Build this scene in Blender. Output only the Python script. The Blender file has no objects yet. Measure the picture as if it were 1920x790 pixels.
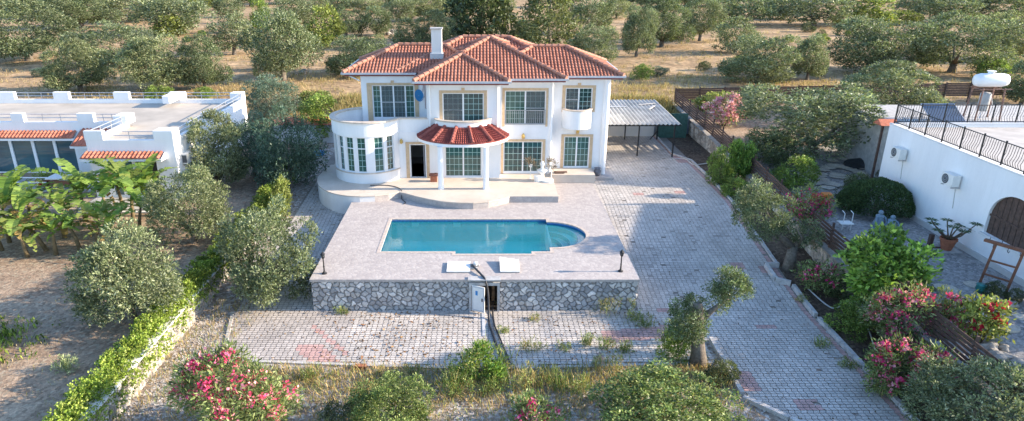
import bpy, bmesh, math, random
import numpy as np
from mathutils import Vector, Matrix
from mathutils.geometry import tessellate_polygon
random.seed(11)
rng = np.random.default_rng(11)
R_ = math.radians
scene = bpy.context.scene
C = scene.collection

# ------------------------------------------------------------------ camera
CAM_H, PITCH, FPX, CX, CY = 12.1, R_(20.6), 1240.0, 905.0, 395.0
cam = bpy.data.objects.new('camera', bpy.data.cameras.new('camera'))
C.objects.link(cam)
cam.location = (0, 0, CAM_H)
cam.rotation_euler = (math.pi/2 - PITCH, 0, 0)
cam.data.sensor_width = 36
cam.data.lens = FPX/1920*36
cam.data.shift_x = (960-CX)/1920
cam.data.clip_end = 3000
scene.camera = cam

# ------------------------------------------------------------------ light
SUN_EL = R_(19.5)
SUN_AZ = R_(0.6)            # sun almost due +X, a hair behind the facade
sd = Vector((math.cos(SUN_EL)*math.cos(SUN_AZ), math.cos(SUN_EL)*math.sin(SUN_AZ), math.sin(SUN_EL)))
sl = bpy.data.lights.new('sun', 'SUN')
sl.energy = 13.0; sl.angle = R_(0.6); sl.color = (1.0, 0.84, 0.65)
so = bpy.data.objects.new('sun', sl); C.objects.link(so)
so.rotation_euler = (-sd).to_track_quat('-Z', 'Y').to_euler()
w = bpy.data.worlds.new('World'); scene.world = w; w.use_nodes = True
wn = w.node_tree.nodes; bg = wn['Background']
sk = wn.new('ShaderNodeTexSky'); sk.sky_type = 'NISHITA'; sk.sun_disc = False
sk.sun_elevation = SUN_EL; sk.sun_rotation = math.pi/2 - SUN_AZ
sk.air_density = 1.0; sk.dust_density = 0.6; sk.ozone_density = 3.0
w.node_tree.links.new(sk.outputs[0], bg.inputs[0]); bg.inputs[1].default_value = 0.46
scene.view_settings.view_transform = 'Standard'
scene.view_settings.look = 'None'
scene.view_settings.exposure = 0

# ------------------------------------------------------------------ materials
MATS = {}
class NT:
    def __init__(s, name):
        s.m = bpy.data.materials.new(name); s.m.use_nodes = True
        s.t = s.m.node_tree; s.n = s.t.nodes; s.b = s.n['Principled BSDF']; s.out = s.n['Material Output']
        MATS[name] = s.m
    def new(s, typ, **kw):
        n = s.n.new(typ)
        for k, v in kw.items():
            if isinstance(k, str) and hasattr(n, k): setattr(n, k, v)
        return n
    def ln(s, a, b): s.t.links.new(a, b)
    def coord(s, scale=(1, 1, 1), kind='Object', rot=(0,0,0)):
        if kind == 'World':
            g = s.new('ShaderNodeNewGeometry'); src = g.outputs['Position']
        else:
            g = s.new('ShaderNodeTexCoord'); src = g.outputs[kind]
        mp = s.new('ShaderNodeMapping'); mp.inputs['Scale'].default_value = scale; mp.inputs['Rotation'].default_value = rot
        s.ln(src, mp.inputs[0]); return mp.outputs[0]
    def noise(s, vec, scale, detail=4, rough=.6):
        n = s.new('ShaderNodeTexNoise'); n.inputs['Scale'].default_value = scale
        n.inputs['Detail'].default_value = detail; n.inputs['Roughness'].default_value = rough
        s.ln(vec, n.inputs['Vector']); return n.outputs['Fac']
    def ramp(s, fac, stops):
        r = s.new('ShaderNodeValToRGB'); e = r.color_ramp.elements
        while len(e) < len(stops): e.new(.5)
        for i, (p, c) in enumerate(stops):
            e[i].position = p; e[i].color = (c[0], c[1], c[2], 1) if not isinstance(c, (int, float)) else (c, c, c, 1)
        s.ln(fac, r.inputs[0]); return r.outputs[0]
    def mix(s, fac, a, b, mode='MIX'):
        m = s.new('ShaderNodeMix'); m.data_type = 'RGBA'; m.blend_type = mode
        for i, v in ((0, fac), (6, a), (7, b)):
            if isinstance(v, (int, float)): m.inputs[i].default_value = v
            elif isinstance(v, tuple): m.inputs[i].default_value = (*v[:3], 1)
            else: s.ln(v, m.inputs[i])
        return m.outputs[2]
    def attr(s, name='Col'):
        a = s.new('ShaderNodeAttribute'); a.attribute_name = name; return a.outputs['Color']
    def bump(s, h, strength=.3, dist=.02):
        b = s.new('ShaderNodeBump'); b.inputs['Strength'].default_value = strength; b.inputs['Distance'].default_value = dist
        s.ln(h, b.inputs['Height']); s.ln(b.outputs[0], s.b.inputs['Normal'])
    def base(s, c):
        if isinstance(c, tuple): s.b.inputs['Base Color'].default_value = (*c[:3], 1)
        else: s.ln(c, s.b.inputs['Base Color'])
    def rough(s, v): s.b.inputs['Roughness'].default_value = v
    def spec(s, v): s.b.inputs['Specular IOR Level'].default_value = v

def simple(name, col, rough=.6, var=.25, scale=3, metal=0, bump=0, spec=.4, bscale=None):
    n = NT(name); v = n.coord()
    f = n.noise(v, scale, 5)
    a = tuple(c*(1-var) for c in col); b = tuple(min(1, c*(1+var)) for c in col)
    n.base(n.ramp(f, [(.3, a), (.7, b)])); n.rough(rough); n.b.inputs['Metallic'].default_value = metal; n.spec(spec)
    if bump: n.bump(n.noise(v, bscale or scale*12, 4), bump, .02)
    return n.m

def attr_mat(name, rough=.7, var=.2, scale=8, bump=.3, spec=.25, bd=.02, gain=1.0):
    n = NT(name); v = n.coord(kind='World')
    f = n.noise(v, scale, 5, .65)
    k = n.ramp(f, [(.25, (1-var)*gain), (.75, (1+var)*gain)])
    n.base(n.mix(1.0, n.attr(), k, 'MULTIPLY')); n.rough(rough); n.spec(spec)
    if bump: n.bump(n.noise(v, scale*6, 3), bump, bd)
    return n.m

def wall_mat(name, col, stain=.12):
    n = NT(name); v = n.coord(kind='World')
    f = n.noise(n.coord((.7, .7, .18), 'World'), 1.1, 6, .65)
    f2 = n.noise(v, 9, 4)
    c = n.ramp(f, [(.3, tuple(x*(1-stain) for x in col)), (.62, col)])
    c = n.mix(.25, c, n.ramp(f2, [(.3, tuple(x*.9 for x in col)), (.7, col)]))
    st = n.noise(n.coord((6, 6, .35), 'World'), 1.0, 5, .7)
    c = n.mix(n.ramp(st, [(.56, 0), (.8, .32)]), c, tuple(x*.72 for x in col))
    n.base(c); n.rough(.85); n.spec(.2); n.bump(n.noise(v, 40, 3), .12, .01)
    return n.m

def leaf_mat(name, trans=.3, rough=.5, spec=.3):
    n = NT(name)
    col = n.attr()
    oi = n.new('ShaderNodeObjectInfo')
    k = n.ramp(oi.outputs['Random'], [(0, (.82, .86, .8)), (.5, (1, 1, 1)), (1, (1.2, 1.12, 1.0))])
    col = n.mix(1.0, col, k, 'MULTIPLY')
    n.base(col); n.rough(rough); n.spec(spec)
    tr = n.new('ShaderNodeBsdfTranslucent')
    n.ln(n.mix(1.0, col, (1.25, 1.3, .7), 'MULTIPLY'), tr.inputs[0])
    mx = n.new('ShaderNodeMixShader'); mx.inputs[0].default_value = trans
    n.ln(n.b.outputs[0], mx.inputs[1]); n.ln(tr.outputs[0], mx.inputs[2]); n.ln(mx.outputs[0], n.out.inputs[0])
    return n.m

M_white = wall_mat('white_render', (.87, .86, .86), .13)
M_white_old = wall_mat('aged_white_render', (.76, .75, .74), .16)
M_concwall = wall_mat('pale_concrete', (.62, .60, .57), .2)
M_stone_trim = simple('tan_stone_trim', (.58, .42, .265), .7, .15, 6, bump=.2)
M_cap = simple('cream_cap', (.58, .49, .41), .7, .15, 5, bump=.2)
M_pvc = simple('white_pvc', (.82, .83, .84), .35, .03, 2)
M_muntin = simple('pale_muntin', (.42, .62, .60), .4, .05, 2)
M_gutter = simple('grey_gutter', (.50, .51, .53), .4, .1, 4)
M_fascia = simple('dark_red_fascia', (.20, .035, .03), .5, .15, 4)
M_ridge = simple('terracotta_ridge', (.38, .185, .13), .8, .3, 4, bump=.3)
M_blk = simple('black_iron', (.02, .02, .022), .5, .3, 8)
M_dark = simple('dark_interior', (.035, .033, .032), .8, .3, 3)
M_wood = simple('dark_brown_timber', (.095, .058, .045), .75, .35, 7, bump=.4)
M_wood2 = simple('red_brown_timber', (.20, .085, .05), .65, .3, 7, bump=.3)
M_zinc = simple('galvanised_sheet', (.40, .395, .38), .65, .3, 1.2, spec=.2)
M_steel = simple('galvanised_steel', (.5, .5, .52), .35, .15, 6, metal=.6)
M_bark = simple('grey_olive_bark', (.16, .135, .11), .9, .45, 9, bump=.9, bscale=30)
M_stem = simple('brown_stem', (.12, .085, .055), .9, .4, 9, bump=.5)
M_hose = simple('black_hose', (.03, .032, .038), .45, .2, 9)
M_hosew = simple('pale_hose', (.55, .53, .5), .5, .2, 9)
M_concrete = simple('grey_concrete', (.42, .41, .40), .85, .25, 4, bump=.3)
M_lid = simple('white_lid', (.78, .77, .74), .55, .06, 5)
M_kerb = simple('kerb_concrete', (.47, .45, .43), .85, .28, 5, bump=.4)
M_terr = simple('clay_pot', (.36, .13, .07), .8, .25, 8)
M_red = simple('red_paint', (.55, .02, .03), .35, .2, 5)
M_orange = simple('orange_plastic', (.65, .2, .04), .5, .2, 5)
M_blue = simple('blue_paint', (.03, .24, .55), .4, .1, 5)
M_statue = simple('blue_grey_stone', (.20, .27, .33), .8, .3, 10, bump=.4)
M_green = simple('green_sheet', (.05, .12, .10), .7, .3, 5)
M_tank = simple('white_tank', (.78, .78, .79), .4, .05, 3)
M_panel = simple('solar_glass', (.06, .08, .12), .15, .2, 3, spec=.8)
M_acgrille = simple('dark_grille', (.07, .08, .09), .6, .2, 20)
M_rock = simple('pale_rock', (.36, .33, .29), .9, .35, 6, bump=.6)
M_yellow = simple('yellow_brass', (.55, .36, .10), .4, .15, 8)
M_tilered = simple('orange_awning_tile', (.52, .16, .09), .75, .3, 9, bump=.3)
M_leaf = leaf_mat('leaf', .28)
M_banana = leaf_mat('banana_leaf', .35, .65, .15)
M_petal = leaf_mat('petal', .3, .6, .2)
M_paver = attr_mat('paver', .85, .20, .9, .3)
M_stonew = attr_mat('rubble_stone', .85, .28, 9, .5, gain=1.5)
M_tile = attr_mat('roof_tile', .8, .14, 1.0, .3, spec=.15)
M_blade = leaf_mat('grass_blade', .3, .7, .1)
M_litter = attr_mat('litter', .9, .2, 20, 0)

def glass(name, c0, c1):
    n = NT(name)
    f = n.noise(n.coord((1, 1, .6), 'World'), .8, 3)
    n.base(n.ramp(f, [(.3, c0), (.7, c1)])); n.rough(.04); n.spec(.9)
    n.bump(n.noise(n.coord(kind='World'), 1.6, 2), .06, .02)
    return n.m
M_glass = glass('window_glass', (.014, .055, .052), (.045, .125, .105))
M_screen = glass('insect_screen', (.05, .065, .075), (.08, .095, .105)); MATS['insect_screen'].node_tree.nodes['Principled BSDF'].inputs['Roughness'].default_value = .35
GLS = [M_glass, glass('window_glass_dim', (.010, .035, .04), (.03, .085, .08)), glass('window_glass_pale', (.03, .085, .075), (.07, .16, .125))]
M_glass2 = glass('veranda_glass', (.03, .085, .11), (.06, .14, .15))

def deck_mat():
    n = NT('stamped_concrete'); v = n.coord(kind='World')
    vo = n.new('ShaderNodeTexVoronoi'); vo.inputs['Scale'].default_value = 5.5; n.ln(v, vo.inputs['Vector'])
    ve = n.new('ShaderNodeTexVoronoi'); ve.feature = 'DISTANCE_TO_EDGE'; ve.inputs['Scale'].default_value = 5.5; n.ln(v, ve.inputs['Vector'])
    big = n.noise(v, .35, 6, .65)
    c = n.ramp(big, [(.3, (.385, .34, .315)), (.5, (.44, .395, .37)), (.72, (.50, .455, .425))])
    sep = n.new('ShaderNodeSeparateColor'); n.ln(vo.outputs['Color'], sep.inputs[0])
    c = n.mix(.55, c, n.ramp(sep.outputs[0], [(0, (.35, .31, .30)), (1, (.52, .475, .44))]))
    c = n.mix(n.ramp(ve.outputs['Distance'], [(0, .55), (.06, 0)]), c, (.30, .26, .25))
    st = n.noise(v, 1.7, 5, .7)
    c = n.mix(n.ramp(st, [(.55, 0), (.75, .3)]), c, (.30, .27, .25))
    n.base(c); n.rough(.75); n.spec(.3); n.bump(ve.outputs['Distance'], .35, .03)
    return n.m
M_deck = deck_mat()
def terrace_mat():
    n = NT('cream_terrace'); v = n.coord(kind='World')
    f = n.noise(v, .6, 6, .65)
    c = n.ramp(f, [(.3, (.53, .45, .37)), (.7, (.64, .57, .49))])
    c = n.mix(n.ramp(n.noise(v, 2.2, 5, .7), [(.5, 0), (.75, .35)]), c, (.40, .34, .28))
    n.base(c); n.rough(.7); n.spec(.3); return n.m
M_terrace = terrace_mat()
def water_mat():
    n = NT('pool_water')
    lw = n.new('ShaderNodeFresnel'); lw.inputs['IOR'].default_value = 1.33
    bp = n.new('ShaderNodeBump'); bp.inputs['Strength'].default_value = .16; bp.inputs['Distance'].default_value = .02
    n.ln(n.noise(n.coord(kind='World'), 3.2, 4), bp.inputs['Height'])
    gl = n.new('ShaderNodeBsdfGlossy'); gl.inputs['Roughness'].default_value = .02
    n.ln(bp.outputs[0], gl.inputs['Normal']); n.ln(bp.outputs[0], lw.inputs['Normal'])
    tr = n.new('ShaderNodeBsdfTransparent'); tr.inputs[0].default_value = (.80, .96, .97, 1)
    df = n.new('ShaderNodeBsdfDiffuse'); df.inputs[0].default_value = (.06, .60, .66, 1)
    m0 = n.new('ShaderNodeMixShader'); m0.inputs[0].default_value = .23; n.ln(tr.outputs[0], m0.inputs[1]); n.ln(df.outputs[0], m0.inputs[2])
    mx = n.new('ShaderNodeMixShader')
    n.ln(lw.outputs[0], mx.inputs[0]); n.ln(m0.outputs[0], mx.inputs[1]); n.ln(gl.outputs[0], mx.inputs[2]); n.ln(mx.outputs[0], n.out.inputs[0])
    return n.m
M_water = water_mat()
def pool_tile():
    n = NT('pool_tile'); v = n.coord(kind='World')
    f = n.noise(v, .7, 4)
    c = n.ramp(f, [(.3, (.14, .70, .77)), (.7, (.24, .80, .85))])
    br = n.new('ShaderNodeTexBrick'); br.offset = 0; br.inputs['Scale'].default_value = 4
    br.inputs['Color1'].default_value = (1, 1, 1, 1); br.inputs['Color2'].default_value = (.9, .95, .97, 1); br.inputs['Mortar'].default_value = (.8, .86, .88, 1)
    br.inputs['Mortar Size'].default_value = .03; br.inputs['Brick Width'].default_value = 1; br.inputs['Row Height'].default_value = 1
    n.ln(v, br.inputs['Vector'])
    n.base(n.mix(1.0, c, br.outputs[0], 'MULTIPLY')); n.rough(.4); return n.m
M_ptile = pool_tile()
M_pband = simple('blue_pool_band', (.035, .16, .42), .3, .3, 12)

def ground_mat(name, cols, sc=.5, fine=14, bump=.6, speck=None):
    n = NT(name); v = n.coord(kind='World')
    f = n.noise(v, sc, 7, .68)
    cols = [tuple(min(.8, q*1.32) for q in c_) for c_ in cols]
    c = n.ramp(f, [(.28, cols[0]), (.5, cols[1]), (.72, cols[2])])
    f2 = n.noise(v, fine, 5, .7)
    c = n.mix(1.0, c, n.ramp(f2, [(.25, .6), (.55, 1.0), (.8, 1.35)]), 'MULTIPLY')
    if speck:
        vo = n.new('ShaderNodeTexVoronoi'); vo.inputs['Scale'].default_value = speck[0]; n.ln(v, vo.inputs['Vector'])
        sp = n.new('ShaderNodeSeparateColor'); n.ln(vo.outputs['Color'], sp.inputs[0])
        c = n.mix(n.ramp(sp.outputs[0], [(speck[2], 0), (min(1, speck[2]+.12), .85)]), c, speck[1])
        c = n.mix(1.0, c, n.ramp(sp.outputs[1], [(0, .72), (1, 1.25)]), 'MULTIPLY')
    n.base(c); n.rough(.95); n.spec(.1); n.bump(f2, bump, .05); return n.m
G_field = ground_mat('dry_field', [(.15, .115, .075), (.31, .21, .12), (.45, .325, .20)], .26, 3.5, .9, (2.2, (.17, .15, .09), .86))
G_soil = ground_mat('garden_soil', [(.15, .105, .075), (.26, .19, .135), (.37, .285, .205)], .45, 11, .7, (9, (.36, .30, .22), .78))
G_bed = ground_mat('dark_bed_soil', [(.05, .036, .028), (.09, .064, .048), (.14, .105, .075)], .8, 14, .7, (10, (.2, .16, .11), .8))
G_gravel = ground_mat('blue_grey_gravel', [(.19, .185, .185), (.25, .24, .235), (.30, .29, .28)], .6, 20, .7, (11, (.42, .40, .38), .7))
G_front = ground_mat('pebbly_soil', [(.155, .115, .08), (.25, .20, .16), (.33, .295, .265)], .7, 16, .8, (10, (.50, .47, .44), .55))
G_joint = ground_mat('paving_joint', [(.16, .14, .12), (.22, .195, .17), (.27, .24, .21)], .6, 14, .5)
G_flag = ground_mat('flagstone', [(.34, .30, .25), (.42, .38, .32), (.50, .46, .40)], 1.2, 14, .4)

# ------------------------------------------------------------------ helpers
def meshobj(name, me, mats, parent=None):
    o = bpy.data.objects.new(name, me); C.objects.link(o)
    for m in (mats if isinstance(mats, (list, tuple)) else [mats]): me.materials.append(m)
    if parent is not None: o.parent = parent
    return o
def rootloc(p):
    v = Vector((0, 0, 0))
    while p is not None: v += p.location; p = p.parent
    return v
def thing(name, label, cat, loc=(0, 0, 0), rotz=0, group=None):
    o = bpy.data.objects.new(name, None); C.objects.link(o); o.empty_display_size = .2
    o.location = loc; o.rotation_euler = (0, 0, rotz); o['label'] = label; o['category'] = cat
    if group: o['group'] = group
    return o
def tag(o, label, cat, group=None):
    o['label'] = label; o['category'] = cat
    if group: o['group'] = group
    return o
def struct(o): o['kind'] = 'structure'; return o
def dup(root, loc=None, rotz=None, label=None, scale=None, group=None):
    r = root.copy(); C.objects.link(r)
    if loc is not None: r.location = loc
    if rotz is not None: r.rotation_euler = (0, 0, rotz)
    if scale is not None: r.scale = scale
    if label: r['label'] = label
    if group: r['group'] = group
    for ch in list(root.children):
        c = ch.copy(); C.objects.link(c); c.parent = r
        for g in list(ch.children):
            d = g.copy(); C.objects.link(d); d.parent = c
    return r

class MB:
    """collects faces in world (or local) coordinates; build() makes ONE mesh object"""
    def __init__(s): s.v = []; s.f = []; s.c = []; s.mi = []; s.cur = None; s.m = 0
    def quad(s, *p):
        i = len(s.v); s.v += [tuple(q) for q in p]; s.f.append(tuple(range(i, i+len(p)))); s.mi.append(s.m)
        if s.cur is not None: s.c += [s.cur]*len(p)
        return s
    def box(s, x0, x1, y0, y1, z0, z1, P=None):
        a = [(x, y, z) for z in (z0, z1) for y in (y0, y1) for x in (x0, x1)]
        if P: a = [P(*q) for q in a]
        for f in ((0, 2, 3, 1), (4, 5, 7, 6), (0, 1, 5, 4), (2, 6, 7, 3), (0, 4, 6, 2), (1, 3, 7, 5)): s.quad(*[a[k] for k in f])
        return s
    def bar(s, p0, p1, w, h, up=(0, 0, 1)):
        p0 = Vector(p0); p1 = Vector(p1); d = (p1-p0).normalized(); u = Vector(up)
        sx = d.cross(u)
        if sx.length < 1e-4: sx = d.cross(Vector((0, 1, 0)))
        sx.normalize(); uz = sx.cross(d)
        a = [p + sx*(w/2*i) + uz*(h/2*j) for p in (p0, p1) for j in (-1, 1) for i in (-1, 1)]
        for f in ((0, 1, 3, 2), (4, 6, 7, 5), (0, 4, 5, 1), (2, 3, 7, 6), (0, 2, 6, 4), (1, 5, 7, 3)): s.quad(*[a[k] for k in f])
        return s
    def tube(s, pts, r, n=8, cap=True):
        pts = [Vector(p) for p in pts]
        rr = r if isinstance(r, (list, tuple)) else [r]*len(pts)
        rings = []; side = None
        for i, p in enumerate(pts):
            d = (pts[min(i+1, len(pts)-1)] - pts[max(i-1, 0)])
            d = d.normalized() if d.length > 1e-7 else Vector((0, 0, 1))
            if side is None:
                side = d.cross(Vector((0, 0, 1)))
                if side.length < .05: side = d.cross(Vector((0, 1, 0)))
            side = (side - d*side.dot(d)).normalized(); b = d.cross(side)
            rings.append([p + (side*math.cos(2*math.pi*k/n) + b*math.sin(2*math.pi*k/n))*rr[i] for k in range(n)])
        for i in range(len(rings)-1):
            for k in range(n): s.quad(rings[i][k], rings[i][(k+1) % n], rings[i+1][(k+1) % n], rings[i+1][k])
        if cap: s.quad(*rings[0][::-1]); s.quad(*rings[-1])
        return s
    def lathe(s, prof, c=(0, 0, 0), n=20, cap=True):
        c = Vector(c)
        rings = [[c + Vector((r*math.cos(2*math.pi*k/n), r*math.sin(2*math.pi*k/n), z)) for k in range(n)] for r, z in prof]
        for i in range(len(rings)-1):
            for k in range(n): s.quad(rings[i][k], rings[i][(k+1) % n], rings[i+1][(k+1) % n], rings[i+1][k])
        if cap: s.quad(*rings[0][::-1]); s.quad(*rings[-1])
        return s
    def prism(s, pts, z0, z1, top=True, bottom=True, side=True):
        n = len(pts)
        if side:
            for i in range(n):
                a, b = pts[i], pts[(i+1) % n]
                s.quad((*a, z0), (*b, z0), (*b, z1), (*a, z1))
        for t, z in ((top, z1), (bottom, z0)):
            if t:
                for tri in tessellate_polygon([[Vector((*p, 0)) for p in pts]]): s.quad(*[(*pts[k], z) for k in tri])
        return s
    def strip(s, a, b):
        for i in range(len(a)-1): s.quad(a[i], a[i+1], b[i+1], b[i])
        return s
    def build(s, name, mats, parent=None, smooth=False, weld=False):
        off = rootloc(parent) if parent is not None else Vector((0, 0, 0))
        me = bpy.data.meshes.new(name)
        me.from_pydata([(p[0]-off.x, p[1]-off.y, p[2]-off.z) for p in s.v], [], s.f)
        if s.c and len(s.c) == len(s.v):
            at = me.color_attributes.new('Col', 'FLOAT_COLOR', 'POINT')
            at.data.foreach_set('color', np.array([(*c[:3], 1) for c in s.c], dtype=np.float32).ravel())
        if any(s.mi): me.polygons.foreach_set('material_index', s.mi)
        if weld or smooth:
            bm = bmesh.new(); bm.from_mesh(me); bmesh.ops.remove_doubles(bm, verts=bm.verts, dist=.0005)
            bmesh.ops.recalc_face_normals(bm, faces=bm.faces); bm.to_mesh(me); bm.free()
        if smooth: me.polygons.foreach_set('use_smooth', [True]*len(me.polygons))
        me.update()
        return meshobj(name, me, mats, parent)

def np_quads(name, V, col, mat, parent=None, k=4):
    V = np.asarray(V, dtype=np.float32).reshape(-1, 3); n = len(V)//k
    if parent is not None: V = V - np.array(rootloc(parent), dtype=np.float32)
    me = bpy.data.meshes.new(name)
    me.vertices.add(len(V)); me.vertices.foreach_set('co', V.ravel())
    me.loops.add(len(V)); me.loops.foreach_set('vertex_index', np.arange(len(V), dtype=np.int32))
    me.polygons.add(n); me.polygons.foreach_set('loop_start', np.arange(0, len(V), k, dtype=np.int32))
    me.update(calc_edges=True)
    at = me.color_attributes.new('Col', 'FLOAT_COLOR', 'POINT')
    rgba = np.ones((len(V), 4), dtype=np.float32); rgba[:, :3] = np.repeat(np.asarray(col, dtype=np.float32).reshape(-1, 3), k, axis=0)
    at.data.foreach_set('color', rgba.ravel())
    return meshobj(name, me, mat, parent)

def lerp(y, ys, zs): return float(np.interp(y, ys, zs))
def fz(y): return lerp(y, [18, 28, 34, 44, 54, 56], [-.2, 0, .3, .95, 1.32, 1.3])
def g(x, y):
    if x <= -11.75: return lerp(y, [16, 24, 34, 48, 54, 56], [-1.05, -.9, -.55, -.2, 1.24, 1.3])
    if x >= 15.6:
        f = fz(y); t = min(1, max(0, (x-15.6)/3)); return f*(1-t) + max(.2, f)*t
    if -7.0 < x < 6.35 and 24.3 < y < 36.4: return -1.8
    if x < -7.0: return lerp(y, [24.2, 34, 42, 48, 54, 56], [-1.45, -.75, -.3, -.1, 1.24, 1.3])
    return lerp(y, [24.2, 34, 37, 48, 54, 56], [-1.45, -.12, -.05, -.05, 1.24, 1.3])
def at(px, py, z=None):
    """ground point seen at pixel (px,py) of the photograph"""
    sp, cp = math.sin(PITCH), math.cos(PITCH)
    u = (px-CX)/FPX; v = -(py-CY)/FPX
    r = (u, cp+v*sp, -sp+v*cp)
    zz = 0.0 if z is None else z
    for k in range(40):
        t = (zz-CAM_H)/r[2]; x, y = r[0]*t, r[1]*t
        if z is not None: break
        zz = .5*zz + .5*g(x, y)
    return Vector((x, y, zz))
def depth(p): return p[1]*math.cos(PITCH) - (p[2]-CAM_H)*math.sin(PITCH)

# ------------------------------------------------------------------ terrain
def build_ground():
    xs = [-500, -300, -180, -120, -90, -70, -56, -46, -38, -32, -27, -23, -19.5, -16.5, -14, -12.6, -11.76, -11.74, -11, -10.3, -9.4, -8.4, -7.6, -7.01, -6.99, -4.5, -2, 0, 2, 4, 6.34, 6.36, 8, 9.8, 11.7, 13.55, 14.4, 15.1, 15.59, 15.61, 16.6, 17.6, 18.6, 20, 22, 24.5, 27.5, 31, 36, 42, 50, 60, 72, 90, 120, 180, 300, 500]
    ys = [-80, -30, 0, 8, 12, 14, 16, 18, 19.2, 20.6, 22.4, 24.2, 24.29, 24.31, 26, 28, 30, 32, 34, 35.5, 36.39, 36.41, 37, 39, 42, 44, 46, 48, 50, 52, 54, 56, 60, 66, 74, 84, 96, 110, 130, 160, 200, 260, 400, 800]
    mb = MB(); idx = {}
    def reg(x, y):
        if y > (49 if x < 15.6 else 54.2): return 0
        if x > 15.6: return 3 if y < 41 else 1
        if x < -11.75: return 1
        if x > 13.5: return 2
        if y < 20.0 and -10 < x: return 4
        if x < -10.2 or y < 24: return 4
        return 5
    for i in range(len(xs)-1):
        for j in range(len(ys)-1):
            mb.m = reg((xs[i]+xs[i+1])/2, (ys[j]+ys[j+1])/2)
            q = [(xs[i], ys[j]), (xs[i+1], ys[j]), (xs[i+1], ys[j+1]), (xs[i], ys[j+1])]
            mb.quad(*[(x, y, g(x, y)) for x, y in q])
    struct(mb.build('ground', [G_field, G_soil, G_bed, G_gravel, G_front, G_joint]))
build_ground()

# paving of interlocking pavers, each one its own small sheet a little above the joints
def paved(x, y):
    if 6.42 < x < 13.5 and 24.2 <= y < 42.8: return True
    if 7.45 < x < 12.75 and 37 < y < 48: return True
    if 8.75 < x < 13.5 and 10 < y < 24.3: return not (x < 8.75 + max(0, (18.3-y))*.95)
    if -10.25 < x < 8.5 and 20.1+.06*abs(x) < y < 24.15: return not (x < -9.4 and y < 20.9)
    if 8.3 < x < 9 and 22 < y < 24.3: return True
    if -10.25 < x < -7.1 and 24.1 < y < 41: return x > -10.2
    if 6.42 < x <= 8.8 and 21.9 < y < 24.3: return True
    return False
def red_mask(x, y):
    if x > 13.18 and y > 17: return True
    t = (x+6.6) + (y-21.45)*.85
    if -7 < x < -4.3 and -.55 < t < .62 and 19 < y < 21.6: return True
    if -6.9 < x < -5.1 and 1.0 < t < 1.25: return True
    if 4.6 < x < 7.4 and abs((y-22.35) - (x-6)*.18) < .45: return True
    for (cx_, cy_, a, b) in ((7.7, 24.2, .4, .2), (11.2, 22.9, .35, .2), (11.7, 27.5, .25, .3), (11.15, 35.3, .3, .25), (9.0, 19.3, .45, .6), (10.6, 18.0, .4, .25), (13.0, 27.2, .4, .3), (8.7, 35, .25, .2), (4.3, 20.6, .2, .4)):
        if abs(x-cx_) < a and abs(y-cy_) < b: return True
    return x > 12.6 and y > 41
def build_paving():
    mb = MB(); dx, dy, gp = .20, .145, .011
    for j in range(int((48.2-10)/dy)):
        y = 10 + j*dy
        for i in range(int((13.6+10.4)/dx)):
            x = -10.4 + i*dx
            if not paved(x+dx/2, y+dy/2): continue
            wear = .5+.5*math.sin(x*.9+math.sin(y*.7)*1.7)*math.sin(y*.8+1.3*math.sin(x*.5))
            if random.random() < .006: continue
            k = random.uniform(.87, 1.10)*(1-.12*wear)
            if red_mask(x+dx/2, y+dy/2): c = (.42*k, .27*k, .245*k)
            elif x < -5.2 and y < 24.2: c = (.38*k, .345*k, .32*k)
            else: c = (.445*k, .41*k, .375*k)
            if y > 24.3 and x > 6 and random.random() < .07*wear: c = tuple(q*.74 for q in c)
            c = tuple(q*1.28 for q in c); mb.cur = c
            o0 = .05*(j % 2); o1 = .05*((j+1) % 2); zj = random.uniform(0, .006)
            q = [(x+gp+o0, y+gp), (x+dx-gp+o0, y+gp), (x+dx-gp+o1, y+dy-gp), (x+gp+o1, y+dy-gp)]
            mb.quad(*[(a, b, g(max(a, -10.4), b) + .022 + zj) for a, b in q])
    struct(mb.build('paving', M_paver))
build_paving()

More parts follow.
